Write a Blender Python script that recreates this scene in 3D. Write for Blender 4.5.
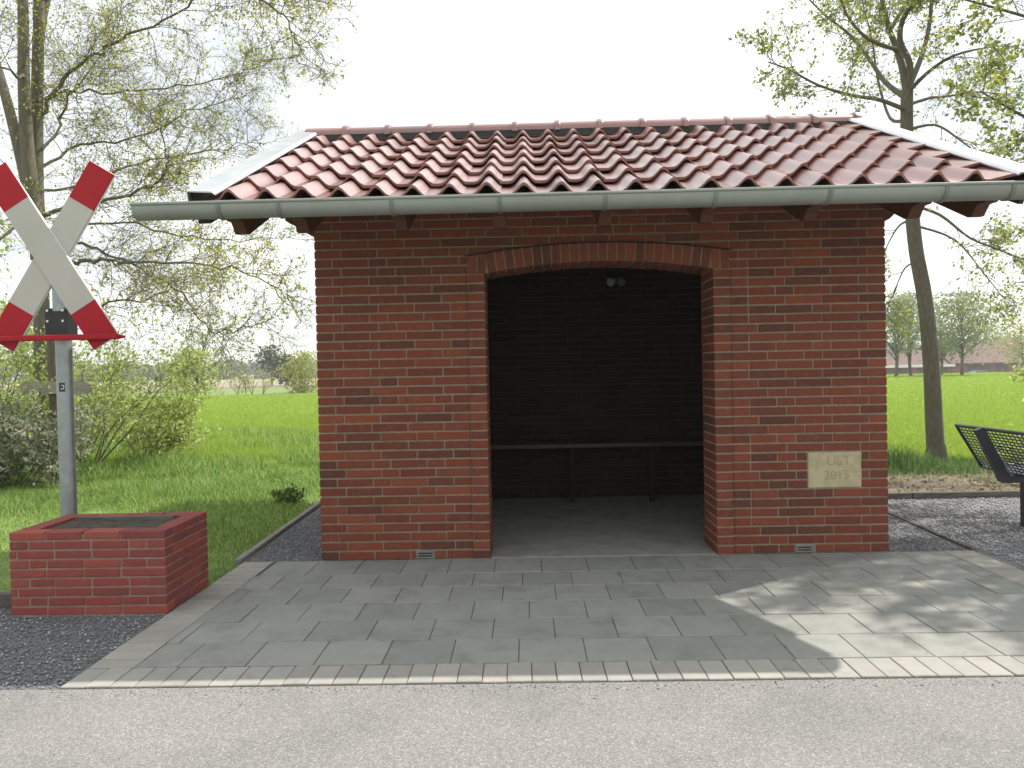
import bpy, math, random
import numpy as np
from mathutils import Vector, Matrix

# ------------------------------------------------------------------ clear
for o in list(bpy.data.objects):
    bpy.data.objects.remove(o)
scene = bpy.context.scene
COL = scene.collection
rng = random.Random(7)
nrng = np.random.default_rng(11)

# ------------------------------------------------------------------ camera
CAM = np.array([-0.5015, -5.3273, 1.2785]); YAW, PITCH, ROLL, FPX = -0.0184, -0.0172, -0.0205, 783.0
_f = np.array([math.sin(YAW)*math.cos(PITCH), math.cos(YAW)*math.cos(PITCH), math.sin(PITCH)])
_r = np.array([math.cos(YAW), -math.sin(YAW), 0.0]); _u = np.cross(_r, _f)
_R = _r*math.cos(ROLL) + _u*math.sin(ROLL); _U = -_r*math.sin(ROLL) + _u*math.cos(ROLL)
cam_data = bpy.data.cameras.new('camera')
cam_data.sensor_width = 36.0
cam_data.lens = FPX*36.0/1024.0
cam_data.clip_start = 0.05
cam_data.clip_end = 4000
cam = bpy.data.objects.new('camera', cam_data)
COL.objects.link(cam)
cam.matrix_world = Matrix(((_R[0], _U[0], -_f[0], CAM[0]), (_R[1], _U[1], -_f[1], CAM[1]),
                           (_R[2], _U[2], -_f[2], CAM[2]), (0, 0, 0, 1)))
scene.camera = cam

def at(u, v, Y):
    """the point at depth Y (metres behind the shelter's front wall) that is seen at u, v"""
    d = _f*FPX + _R*(u-512) - _U*(v-384)
    t = (Y-CAM[1])/d[1]
    p = CAM + d*t
    return Vector((float(p[0]), float(p[1]), float(p[2])))

# ------------------------------------------------------------------ world, sun, exposure
SUN = Vector((0.70, 0.488, 1.0)).normalized()          # towards the sun
elev = math.asin(SUN.z); azim = math.atan2(SUN.x, SUN.y)
world = bpy.data.worlds.new('World'); scene.world = world; world.use_nodes = True
nt = world.node_tree; nt.nodes.clear()
sky = nt.nodes.new('ShaderNodeTexSky'); sky.sky_type = 'NISHITA'; sky.sun_disc = False
sky.sun_elevation = elev; sky.sun_rotation = azim
sky.air_density = 1.0; sky.dust_density = 1.2; sky.ozone_density = 1.0
tc = nt.nodes.new('ShaderNodeTexCoord')
mp = nt.nodes.new('ShaderNodeMapping'); mp.inputs['Scale'].default_value = (1.0, 1.0, 2.6)
nz = nt.nodes.new('ShaderNodeTexNoise'); nz.inputs['Scale'].default_value = 2.2; nz.inputs['Detail'].default_value = 7
nz.inputs['Roughness'].default_value = 0.6
rp = nt.nodes.new('ShaderNodeValToRGB')
rp.color_ramp.elements[0].position = 0.36; rp.color_ramp.elements[0].color = (0.44, 0.44, 0.44, 1)
rp.color_ramp.elements[1].position = 0.60; rp.color_ramp.elements[1].color = (0.92, 0.92, 0.92, 1)
mx = nt.nodes.new('ShaderNodeMix'); mx.data_type = 'RGBA'
mx.inputs['B'].default_value = (13.6, 13.9, 13.7, 1)  # thin bright cloud, in the sky's own units
bg = nt.nodes.new('ShaderNodeBackground'); bg.inputs['Strength'].default_value = 0.085
wo = nt.nodes.new('ShaderNodeOutputWorld')
L = nt.links.new
L(tc.outputs['Generated'], mp.inputs['Vector']); L(mp.outputs[0], nz.inputs['Vector'])
L(nz.outputs[0], rp.inputs[0]); L(rp.outputs[0], mx.inputs['Factor'])
L(sky.outputs[0], mx.inputs['A']); L(mx.outputs['Result'], bg.inputs[0]); L(bg.outputs[0], wo.inputs[0])

sun_data = bpy.data.lights.new('sun', 'SUN'); sun_data.energy = 4.7; sun_data.angle = math.radians(0.6)
sun_data.color = (1.0, 0.955, 0.88)
sun = bpy.data.objects.new('sun', sun_data); COL.objects.link(sun)
sun.rotation_mode = 'QUATERNION'; sun.rotation_quaternion = (-SUN).to_track_quat('-Z', 'Y')
sun.location = (20, 14, 30)

scene.view_settings.view_transform = 'Standard'; scene.view_settings.look = 'None'
scene.view_settings.gamma = 1.0; scene.view_settings.use_curve_mapping = False
scene.view_settings.exposure = 0.40
scene.render.engine = 'CYCLES'
scene.cycles.max_bounces = 7; scene.cycles.diffuse_bounces = 4

# ------------------------------------------------------------------ helpers: objects
WL = {}                                               # world location of each parent
def attach(o, parent):
    if parent is None: return
    o.parent = parent
    o.matrix_parent_inverse = Matrix.Translation(-WL[parent.name])

def link(name, data, loc=(0, 0, 0), parent=None):
    o = bpy.data.objects.new(name, data); COL.objects.link(o)
    o.location = loc; WL[o.name] = Vector(loc)
    attach(o, parent)
    return o

def mk_mesh(name, verts, faces, mat=None, smooth=False):
    me = bpy.data.meshes.new(name)
    if isinstance(verts, np.ndarray): verts = verts.tolist()
    me.from_pydata(verts, [], faces)
    if mat is not None: me.materials.append(mat)
    if smooth: me.polygons.foreach_set('use_smooth', [True]*len(me.polygons))
    me.update()
    return me

def fast_mesh(name, V, F, mat, smooth=False):
    """V (n,3), F (m,k) arrays -> mesh"""
    me = bpy.data.meshes.new(name)
    V = np.asarray(V, np.float32); F = np.asarray(F, np.int32)
    m, k = F.shape
    me.vertices.add(len(V)); me.vertices.foreach_set('co', V.ravel())
    me.loops.add(m*k); me.loops.foreach_set('vertex_index', F.ravel())
    me.polygons.add(m); me.polygons.foreach_set('loop_start', np.arange(0, m*k, k, dtype=np.int32))
    me.materials.append(mat)
    if smooth: me.polygons.foreach_set('use_smooth', np.ones(m, bool))
    me.update(calc_edges=True); me.validate()
    return me

def tag(o, label=None, cat=None, group=None, kind=None):
    if label: o['label'] = label
    if cat: o['category'] = cat
    if group: o['group'] = group
    if kind: o['kind'] = kind
    return o

def empty(name, loc, label, cat, group=None):
    return tag(link(name, None, loc), label, cat, group)

class MB:
    """collects shapes into one mesh"""
    def __init__(s): s.v = []; s.f = []
    def add(s, v, f):
        b = len(s.v); s.v.extend([tuple(p) for p in v]); s.f.extend([tuple(i+b for i in q) for q in f]); return s
    def box(s, x0, x1, y0, y1, z0, z1, c=0.0):
        v, f = chamfer_box(x1-x0, y1-y0, z1-z0, c)
        ox, oy, oz = (x0+x1)/2, (y0+y1)/2, (z0+z1)/2
        return s.add([(p[0]+ox, p[1]+oy, p[2]+oz) for p in v], f)
    def tube(s, pts, r, n=8, caps=True):
        v, f = tube_geo(pts, r, n, caps); return s.add(v, f)
    def prism(s, poly, fn, a, b):
        """poly: 2d outline; fn(p, t) -> 3d point; extruded between a and b"""
        n = len(poly)
        v = [fn(p, a) for p in poly] + [fn(p, b) for p in poly]
        f = [tuple(range(n-1, -1, -1)), tuple(range(n, 2*n))] + [(i, (i+1) % n, n+(i+1) % n, n+i) for i in range(n)]
        return s.add(v, f)
    def build(s, name, mat, parent=None, loc=(0, 0, 0), smooth=False):
        lo = Vector(loc)
        v = [(p[0]-lo.x, p[1]-lo.y, p[2]-lo.z) for p in s.v]
        me = mk_mesh(name, v, s.f, mat, smooth)
        fix_normals(me)
        return link(name, me, loc, parent)

def fix_normals(me):
    import bmesh
    bm = bmesh.new(); bm.from_mesh(me)
    bmesh.ops.recalc_face_normals(bm, faces=bm.faces); bm.to_mesh(me); bm.free()

def chamfer_box(w, d, h, c):
    x, y, z = w/2, d/2, h/2
    if c <= 0:
        v = [(sx*x, sy*y, sz*z) for sx in (-1, 1) for sy in (-1, 1) for sz in (-1, 1)]
        return v, [(0, 1, 3, 2), (4, 6, 7, 5), (0, 4, 5, 1), (2, 3, 7, 6), (0, 2, 6, 4), (1, 5, 7, 3)]
    v = []; idx = {}
    for sx in (-1, 1):
        for sy in (-1, 1):
            for sz in (-1, 1):
                for k, p in enumerate(((sx*x, sy*(y-c), sz*(z-c)), (sx*(x-c), sy*y, sz*(z-c)), (sx*(x-c), sy*(y-c), sz*z))):
                    idx[(sx, sy, sz, k)] = len(v); v.append(p)
    f = []; I = idx
    for s in (-1, 1):
        f.append([I[(s, a, b, 0)] for a, b in ((-1, -1), (1, -1), (1, 1), (-1, 1))])
        f.append([I[(a, s, b, 1)] for a, b in ((-1, -1), (1, -1), (1, 1), (-1, 1))])
        f.append([I[(a, b, s, 2)] for a, b in ((-1, -1), (1, -1), (1, 1), (-1, 1))])
    for a in (-1, 1):
        for b in (-1, 1):
            f.append([I[(a, b, -1, 0)], I[(a, b, 1, 0)], I[(a, b, 1, 1)], I[(a, b, -1, 1)]])
            f.append([I[(a, -1, b, 0)], I[(a, 1, b, 0)], I[(a, 1, b, 2)], I[(a, -1, b, 2)]])
            f.append([I[(-1, a, b, 1)], I[(1, a, b, 1)], I[(1, a, b, 2)], I[(-1, a, b, 2)]])
            for e in (-1, 1): f.append([I[(a, b, e, 0)], I[(a, b, e, 1)], I[(a, b, e, 2)]])
    # outward normals
    out = []
    for q in f:
        p = [Vector(v[i]) for i in q]; n = (p[1]-p[0]).cross(p[2]-p[0]); cc = sum(p, Vector())/len(p)
        out.append(tuple(q if n.dot(cc) > 0 else q[::-1]))
    return v, out

def tube_geo(pts, rad, n=6, caps=True):
    pts = [Vector(p) for p in pts]; m = len(pts)
    if not hasattr(rad, '__len__'): rad = [rad]*m
    v = []; f = []
    t0 = (pts[1]-pts[0]).normalized()
    ref = Vector((0, 0, 1)) if abs(t0.z) < 0.9 else Vector((1, 0, 0))
    a = t0.cross(ref).normalized()
    for i in range(m):
        t = (pts[min(i+1, m-1)]-pts[max(i-1, 0)])
        if t.length < 1e-9: t = t0.copy()
        t.normalize()
        a = (a - t*a.dot(t))
        if a.length < 1e-6: a = t.orthogonal()
        a.normalize(); b = t.cross(a)
        for k in range(n):
            g = 2*math.pi*k/n
            v.append(pts[i] + (a*math.cos(g)+b*math.sin(g))*rad[i])
    for i in range(m-1):
        for k in range(n):
            k2 = (k+1) % n
            f.append((i*n+k, i*n+k2, (i+1)*n+k2, (i+1)*n+k))
    if caps:
        f.append(tuple(range(n-1, -1, -1))); f.append(tuple(range((m-1)*n, m*n)))
    return v, f

# ------------------------------------------------------------------ helpers: materials
def new_mat(name):
    m = bpy.data.materials.new(name); m.use_nodes = True
    t = m.node_tree; t.nodes.clear()
    out = t.nodes.new('ShaderNodeOutputMaterial')
    return m, t, out

def N(t, kind, **kw):
    n = t.nodes.new(kind)
    for k, v in kw.items():
        if k in n.inputs: n.inputs[k].default_value = v
        else: setattr(n, k, v)
    return n

def ramp(t, stops, interp='LINEAR'):
    r = t.nodes.new('ShaderNodeValToRGB'); r.color_ramp.interpolation = interp
    e = r.color_ramp.elements
    while len(e) < len(stops): e.new(0.5)
    for i, (p, c) in enumerate(stops):
        e[i].position = p; e[i].color = (*c, 1)
    return r

def rand_value(t):
    """one random number for each piece, be it an object of its own or an island of a joined mesh"""
    oi = t.nodes.new('ShaderNodeObjectInfo'); ge = t.nodes.new('ShaderNodeNewGeometry')
    ad = N(t, 'ShaderNodeMath', operation='ADD'); fr = N(t, 'ShaderNodeMath', operation='FRACT')
    t.links.new(oi.outputs['Random'], ad.inputs[0]); t.links.new(ge.outputs['Random Per Island'], ad.inputs[1])
    t.links.new(ad.outputs[0], fr.inputs[0])
    return fr.outputs[0], ge

def surface(name, stops, scale=8.0, rough=0.8, bump=0.0, bump_scale=60.0, metallic=0.0, per_piece=None, piece_mix=0.5,
            detail=6, spec=0.5, stains=None, rough_var=0.0, coat=0.0, stretch=None, bump_dist=0.01):
    """colour from a noise ramp in world space, optionally mixed with a colour per piece, plus bump"""
    m, t, out = new_mat(name); l = t.links.new
    b = N(t, 'ShaderNodeBsdfPrincipled', Roughness=rough, Metallic=metallic)
    b.inputs['Specular IOR Level'].default_value = spec
    if coat:
        b.inputs['Coat Weight'].default_value = coat; b.inputs['Coat Roughness'].default_value = 0.27
    rv, ge = rand_value(t)
    pos = ge.outputs['Position']
    if stretch:
        mpn = N(t, 'ShaderNodeMapping'); mpn.inputs['Scale'].default_value = stretch
        l(pos, mpn.inputs[0]); pos = mpn.outputs[0]
    nz = N(t, 'ShaderNodeTexNoise', Scale=scale, Detail=detail, Roughness=0.6)
    l(pos, nz.inputs['Vector'])
    r = ramp(t, stops); l(nz.outputs[0], r.inputs[0]); col = r.outputs[0]
    if per_piece:
        r2 = ramp(t, per_piece); l(rv, r2.inputs[0])
        mxx = N(t, 'ShaderNodeMix', data_type='RGBA'); mxx.inputs['Factor'].default_value = piece_mix
        l(col, mxx.inputs['A']); l(r2.outputs[0], mxx.inputs['B']); col = mxx.outputs['Result']
    if stains:
        sc, lo, hi, c, amt = stains
        n3 = N(t, 'ShaderNodeTexNoise', Scale=sc, Detail=5, Roughness=0.65); l(ge.outputs['Position'], n3.inputs['Vector'])
        r3 = ramp(t, [(lo, (0, 0, 0)), (hi, (amt, amt, amt))]); l(n3.outputs[0], r3.inputs[0])
        m3 = N(t, 'ShaderNodeMix', data_type='RGBA'); m3.inputs['B'].default_value = (*c, 1)
        l(r3.outputs[0], m3.inputs['Factor']); l(col, m3.inputs['A']); col = m3.outputs['Result']
    l(col, b.inputs['Base Color'])
    if rough_var:
        mr = N(t, 'ShaderNodeMapRange'); mr.inputs['To Min'].default_value = rough-rough_var; mr.inputs['To Max'].default_value = rough+rough_var
        l(nz.outputs[0], mr.inputs['Value']); l(mr.outputs[0], b.inputs['Roughness'])
    if bump:
        n2 = N(t, 'ShaderNodeTexNoise', Scale=bump_scale, Detail=4, Roughness=0.65); l(pos, n2.inputs['Vector'])
        bp = N(t, 'ShaderNodeBump', Strength=bump, Distance=bump_dist); l(n2.outputs[0], bp.inputs['Height']); l(bp.outputs[0], b.inputs['Normal'])
    l(b.outputs[0], out.inputs[0])
    return m

def leaf_mat(name, stops, trans=0.45, rough=0.5):
    m, t, out = new_mat(name); l = t.links.new
    rv, ge = rand_value(t)
    r = ramp(t, stops); l(rv, r.inputs[0])
    d = N(t, 'ShaderNodeBsdfPrincipled', Roughness=rough); d.inputs['Specular IOR Level'].default_value = 0.3
    tr = N(t, 'ShaderNodeBsdfTranslucent')
    l(r.outputs[0], d.inputs['Base Color']); l(r.outputs[0], tr.inputs['Color'])
    mxs = N(t, 'ShaderNodeMixShader'); mxs.inputs[0].default_value = trans
    l(d.outputs[0], mxs.inputs[1]); l(tr.outputs[0], mxs.inputs[2]); l(mxs.outputs[0], out.inputs[0])
    return m

BRICKS = [(p, (c[0]*0.92, c[1]*0.88, c[2]*0.76)) for p, c in [(0.0, (0.150, 0.046, 0.033)), (0.20, (0.205, 0.056, 0.038)), (0.42, (0.245, 0.066, 0.042)), (0.58, (0.185, 0.056, 0.043)),
          (0.70, (0.125, 0.047, 0.039)), (0.82, (0.090, 0.043, 0.037)), (0.90, (0.285, 0.084, 0.047)), (1.0, (0.215, 0.060, 0.041))]]
INNER_SHADED = [(p, (c[0]*0.17, c[1]*0.30, c[2]*0.45)) for p, c in BRICKS]    # wall bricks darkened: the interior's shade is put into their colour
M = {}
M['brick'] = surface('brick', [(0.3, (0.15, 0.045, 0.030)), (0.7, (0.25, 0.066, 0.040))], 18, 0.85, 0.5, 120, per_piece=BRICKS, piece_mix=0.78,
                     stains=(26, 0.52, 0.75, (0.30, 0.17, 0.12), 0.32), spec=0.3)
M['brick_red'] = surface('planter_brick', [(0.3, (0.22, 0.054, 0.046)), (0.7, (0.30, 0.074, 0.060))], 18, 0.85, 0.35, 140,
                         per_piece=[(0, (0.28, 0.060, 0.048)), (0.4, (0.22, 0.054, 0.048)), (0.7, (0.33, 0.080, 0.054)), (0.85, (0.17, 0.048, 0.050)), (1, (0.34, 0.10, 0.066))],
                         piece_mix=0.75, stains=(26, 0.56, 0.78, (0.34, 0.20, 0.17), 0.3), spec=0.3)
M['planter_mortar'] = surface('planter_mortar', [(0.3, (0.22, 0.15, 0.11)), (0.7, (0.34, 0.24, 0.18))], 14, 0.95, 0.5, 220)
M['brick_shaded'] = surface('inner_brick_shaded', [(0.3, (0.024, 0.012, 0.010)), (0.7, (0.038, 0.017, 0.014))], 18, 0.85, 0.35, 140, per_piece=INNER_SHADED, piece_mix=0.8, spec=0.3)
M['mortar_shaded'] = surface('inner_mortar_shaded', [(0.3, (0.030, 0.026, 0.022)), (0.7, (0.048, 0.042, 0.034))], 14, 0.95, 0.5, 220)  # mortar darkened likewise, indoor shade in its colour
M['mortar'] = surface('mortar', [(0.3, (0.22, 0.178, 0.122)), (0.7, (0.32, 0.262, 0.185))], 14, 0.95, 0.5, 220)
M['tile'] = surface('roof_tile_glaze', [(0.3, (0.19, 0.064, 0.052)), (0.7, (0.26, 0.090, 0.074))], 9, 0.34, 0.12, 50, spec=1.0, coat=1.0,
                    per_piece=[(0, (0.16, 0.054, 0.046)), (0.5, (0.30, 0.105, 0.084)), (0.8, (0.24, 0.076, 0.060)), (1, (0.18, 0.070, 0.063))], piece_mix=0.7, rough_var=0.08,
                    stains=(34, 0.60, 0.70, (0.20, 0.17, 0.14), 0.5))
M['tile_cut'] = surface('tile_edge', [(0.3, (0.20, 0.045, 0.035)), (0.7, (0.28, 0.065, 0.05))], 9, 0.6)
M['zinc'] = surface('zinc_sheet', [(0.35, (0.62, 0.65, 0.67)), (0.65, (0.70, 0.73, 0.75))], 5, 0.34, 0.03, 30, metallic=0.8, rough_var=0.06)
M['gutter'] = surface('gutter_zinc', [(0.35, (0.30, 0.325, 0.30)), (0.65, (0.35, 0.375, 0.35))], 2.5, 0.5, 0.01, 20, metallic=0.4, rough_var=0.06)
M['strap'] = surface('gutter_strap', [(0.3, (0.18, 0.195, 0.18)), (0.7, (0.24, 0.255, 0.235))], 6, 0.6, metallic=0.3)
M['black_strip'] = surface('vent_strip', [(0.3, (0.012, 0.011, 0.011)), (0.7, (0.03, 0.028, 0.026))], 30, 0.9)
M['stained_wood'] = surface('stained_wood', [(0.3, (0.07, 0.026, 0.014)), (0.7, (0.135, 0.05, 0.026))], 6, 0.65, 0.2, 60, stretch=(1, 6, 6))
M['dark_wood'] = surface('dark_stained_wood', [(0.3, (0.022, 0.017, 0.014)), (0.7, (0.04, 0.03, 0.024))], 6, 0.7, 0.2, 60)
M['deck_wood'] = surface('deck_wood', [(0.3, (0.16, 0.08, 0.04)), (0.7, (0.26, 0.14, 0.07))], 6, 0.7, 0.2, 60, stretch=(1, 6, 6))
M['bench_wood'] = surface('bench_wood', [(0.3, (0.055, 0.03, 0.02)), (0.7, (0.10, 0.056, 0.034))], 8, 0.5, 0.2, 60, stretch=(1, 8, 8))
M['old_wood'] = surface('weathered_wood', [(0.3, (0.20, 0.18, 0.13)), (0.7, (0.36, 0.33, 0.26))], 12, 0.9, 0.5, 60, stretch=(0.6, 6, 6))
M['post_wood'] = surface('post_wood', [(0.3, (0.075, 0.056, 0.04)), (0.7, (0.17, 0.135, 0.10))], 12, 0.9, 0.5, 60, stretch=(6, 6, 0.8))
M['concrete'] = surface('slab_concrete', [(0.25, (0.215, 0.218, 0.202)), (0.75, (0.30, 0.302, 0.278))], 7, 0.9, 0.25, 260,
                        per_piece=[(0, (0.20, 0.204, 0.19)), (0.5, (0.265, 0.267, 0.245)), (1, (0.31, 0.306, 0.275))], piece_mix=0.45,
                        stains=(4.2, 0.50, 0.72, (0.15, 0.15, 0.12), 0.6))
M['block'] = surface('edging_concrete', [(0.25, (0.26, 0.25, 0.225)), (0.75, (0.37, 0.355, 0.32))], 10, 0.92, 0.3, 260,
                     per_piece=[(0, (0.25, 0.24, 0.215)), (0.5, (0.32, 0.31, 0.28)), (1, (0.38, 0.36, 0.32))], piece_mix=0.5,
                     stains=(9, 0.56, 0.72, (0.17, 0.16, 0.14), 0.4))
M['joint'] = surface('joint_sand', [(0.3, (0.040, 0.038, 0.028)), (0.7, (0.10, 0.092, 0.068))], 40, 1.0, 0.4, 300)
M['floor'] = surface('floor_concrete', [(0.3, (0.23, 0.225, 0.20)), (0.7, (0.33, 0.325, 0.29))], 5, 0.85, 0.2, 180, stains=(4, 0.5, 0.7, (0.14, 0.135, 0.12), 0.5))
M['kerb'] = surface('kerb_concrete', [(0.3, (0.20, 0.19, 0.17)), (0.7, (0.30, 0.29, 0.26))], 12, 0.95, 0.4, 200, stains=(7, 0.5, 0.7, (0.11, 0.12, 0.07), 0.5))
M['timber'] = surface('edging_timber', [(0.3, (0.08, 0.07, 0.058)), (0.7, (0.17, 0.15, 0.125))], 10, 0.95, 0.5, 90, stretch=(0.5, 5, 5))
M['soil'] = surface('soil', [(0.3, (0.045, 0.036, 0.028)), (0.7, (0.11, 0.09, 0.07))], 25, 1.0, 0.9, 120)
M['plaque'] = surface('sandstone', [(0.3, (0.40, 0.34, 0.20)), (0.7, (0.54, 0.48, 0.31))], 12, 0.9, 0.35, 200, stains=(9, 0.5, 0.75, (0.33, 0.27, 0.11), 0.6))
M['plaque_cut'] = surface('sandstone_cut', [(0.3, (0.31, 0.26, 0.155)), (0.7, (0.41, 0.355, 0.225))], 12, 0.95)
M['vent'] = surface('vent_grey', [(0.3, (0.17, 0.17, 0.16)), (0.7, (0.24, 0.24, 0.22))], 20, 0.6)
M['dark'] = surface('dark_hollow', [(0.3, (0.010, 0.010, 0.010)), (0.7, (0.02, 0.02, 0.02))], 20, 0.9)
M['sign_red'] = surface('sign_red', [(0.3, (0.33, 0.006, 0.014)), (0.7, (0.39, 0.009, 0.019))], 3, 0.5, 0.02, 40, spec=0.25)
M['sign_white'] = surface('sign_white', [(0.3, (0.43, 0.415, 0.375)), (0.7, (0.48, 0.465, 0.42))], 3, 0.5, 0.02, 40, spec=0.25, stains=(5, 0.55, 0.8, (0.42, 0.40, 0.35), 0.25))
M['sign_edge'] = surface('sign_edge', [(0.3, (0.75, 0.75, 0.73)), (0.7, (0.82, 0.82, 0.8))], 3, 0.4)
M['steel'] = surface('galvanised_post', [(0.3, (0.24, 0.27, 0.27)), (0.7, (0.36, 0.39, 0.39))], 14, 0.45, 0.05, 60, metallic=0.6, rough_var=0.1)
M['bracket'] = surface('bracket_black', [(0.3, (0.010, 0.010, 0.011)), (0.7, (0.018, 0.018, 0.019))], 14, 0.5)
M['bolt'] = surface('bolt_steel', [(0.3, (0.5, 0.5, 0.48)), (0.7, (0.6, 0.6, 0.58))], 14, 0.35, metallic=0.8)
M['sticker'] = surface('sticker_black', [(0.3, (0.02, 0.02, 0.02)), (0.7, (0.03, 0.03, 0.03))], 14, 0.5)
M['white'] = surface('white_print', [(0.3, (0.7, 0.7, 0.68)), (0.7, (0.78, 0.78, 0.76))], 14, 0.6)
M['bench_metal'] = surface('bench_coating', [(0.3, (0.030, 0.033, 0.040)), (0.7, (0.045, 0.048, 0.058))], 10, 0.32, 0.03, 60)
M['lamp_body'] = surface('lamp_body', [(0.3, (0.10, 0.10, 0.10)), (0.7, (0.14, 0.14, 0.14))], 10, 0.35)
M['lamp_glass'] = surface('lamp_glass', [(0.3, (0.22, 0.22, 0.22)), (0.7, (0.28, 0.28, 0.28))], 10, 0.15)
M['bark'] = surface('bark', [(0.3, (0.11, 0.094, 0.072)), (0.7, (0.23, 0.20, 0.16))], 22, 0.95, 0.9, 40, stretch=(3, 3, 0.5), stains=(3, 0.45, 0.7, (0.12, 0.13, 0.06), 0.5), bump_dist=0.02)
M['bark_pale'] = surface('bark_pale', [(0.3, (0.10, 0.085, 0.062)), (0.7, (0.22, 0.19, 0.145))], 18, 0.95, 0.9, 40, stretch=(3, 3, 0.5), stains=(3, 0.45, 0.7, (0.13, 0.15, 0.06), 0.5), bump_dist=0.02)
M['bark_far'] = surface('bark_far', [(0.3, (0.09, 0.078, 0.06)), (0.7, (0.15, 0.13, 0.1))], 5, 0.95)
M['leaf_young'] = leaf_mat('leaf_young', [(0, (0.30, 0.30, 0.07)), (0.35, (0.42, 0.42, 0.08)), (0.7, (0.52, 0.50, 0.07)), (1, (0.30, 0.34, 0.09))], 0.6)
M['leaf_oak'] = leaf_mat('leaf_oak', [(0, (0.19, 0.23, 0.07)), (0.4, (0.31, 0.35, 0.09)), (0.75, (0.45, 0.46, 0.09)), (1, (0.18, 0.22, 0.08))], 0.6)
M['leaf_shrub'] = leaf_mat('leaf_shrub', [(0, (0.28, 0.36, 0.08)), (0.5, (0.42, 0.50, 0.14)), (0.85, (0.56, 0.60, 0.24)), (1, (0.66, 0.68, 0.36))], 0.58, 0.38)
M['leaf_dark'] = leaf_mat('leaf_dark', [(0, (0.055, 0.10, 0.025)), (0.5, (0.10, 0.17, 0.04)), (1, (0.18, 0.25, 0.06))], 0.4)
M['leaf_plum'] = leaf_mat('leaf_plum', [(0, (0.14, 0.17, 0.10)), (0.5, (0.26, 0.29, 0.19)), (1, (0.40, 0.44, 0.28))], 0.45, 0.4)
M['petal'] = leaf_mat('petal', [(0, (0.50, 0.44, 0.38)), (0.5, (0.66, 0.60, 0.52)), (1, (0.75, 0.72, 0.64))], 0.3)
M['leaf_far'] = leaf_mat('leaf_far', [(0, (0.20, 0.25, 0.13)), (0.5, (0.28, 0.33, 0.17)), (1, (0.35, 0.39, 0.20))], 0.45)
M['leaf_yellow'] = leaf_mat('leaf_yellow', [(0, (0.28, 0.31, 0.08)), (0.5, (0.40, 0.42, 0.12)), (1, (0.46, 0.44, 0.16))], 0.4)
M['leaf_pine'] = leaf_mat('leaf_pine', [(0, (0.04, 0.065, 0.035)), (0.5, (0.065, 0.095, 0.05)), (1, (0.10, 0.13, 0.065))], 0.25)
M['leaf_wood'] = leaf_mat('leaf_wood', [(0, (0.07, 0.085, 0.06)), (0.5, (0.11, 0.125, 0.08)), (1, (0.16, 0.17, 0.10))], 0.25)
M['grass'] = leaf_mat('grass_blade', [(0, (0.10, 0.21, 0.04)), (0.4, (0.20, 0.34, 0.065)), (0.78, (0.34, 0.46, 0.12)), (1, (0.56, 0.56, 0.27))], 0.45)
M['grass_lush'] = leaf_mat('grass_lush', [(0, (0.07, 0.14, 0.05)), (0.6, (0.13, 0.23, 0.07)), (1, (0.24, 0.33, 0.10))], 0.45)
M['wheat'] = leaf_mat('wheat_blade', [(0, (0.22, 0.34, 0.04)), (0.5, (0.31, 0.43, 0.06)), (1, (0.40, 0.50, 0.09))], 0.5)
M['ground'] = surface('ground_grass', [(0.3, (0.11, 0.17, 0.04)), (0.7, (0.20, 0.27, 0.07))], 3, 1.0, 0.8, 30, stains=(1.2, 0.5, 0.7, (0.17, 0.14, 0.075), 0.5))
M['field'] = surface('field_green', [(0.3, (0.24, 0.35, 0.045)), (0.7, (0.31, 0.41, 0.06))], 0.35, 1.0, 0.8, 14, bump_dist=0.1)
M['earth'] = surface('bare_earth', [(0.3, (0.13, 0.10, 0.07)), (0.7, (0.28, 0.225, 0.155))], 14, 1.0, 1.0, 60, bump_dist=0.03)
M['ploughed'] = surface('ploughed_earth', [(0.3, (0.25, 0.19, 0.15)), (0.7, (0.33, 0.25, 0.20))], 0.1, 1.0)
M['meadow'] = surface('dry_meadow', [(0.3, (0.26, 0.27, 0.13)), (0.7, (0.34, 0.33, 0.18))], 0.1, 1.0)
M['gravel'] = surface('gravel_bed', [(0.3, (0.10, 0.103, 0.112)), (0.7, (0.24, 0.243, 0.25))], 90, 1.0, 1.0, 160, detail=3)
M['stone'] = surface('gravel_stone', [(0.3, (0.15, 0.152, 0.155)), (0.7, (0.22, 0.22, 0.22))], 60, 0.9,
                     per_piece=[(0, (0.11, 0.113, 0.125)), (0.6, (0.24, 0.243, 0.255)), (0.90, (0.34, 0.335, 0.325)), (1, (0.62, 0.61, 0.58))], piece_mix=0.8)
M['pebble'] = surface('pale_pebble', [(0.3, (0.28, 0.285, 0.30)), (0.7, (0.40, 0.40, 0.41))], 60, 0.9,
                     per_piece=[(0, (0.20, 0.205, 0.22)), (0.5, (0.36, 0.36, 0.37)), (0.9, (0.52, 0.51, 0.50)), (1, (0.7, 0.69, 0.66))], piece_mix=0.8)
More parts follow.
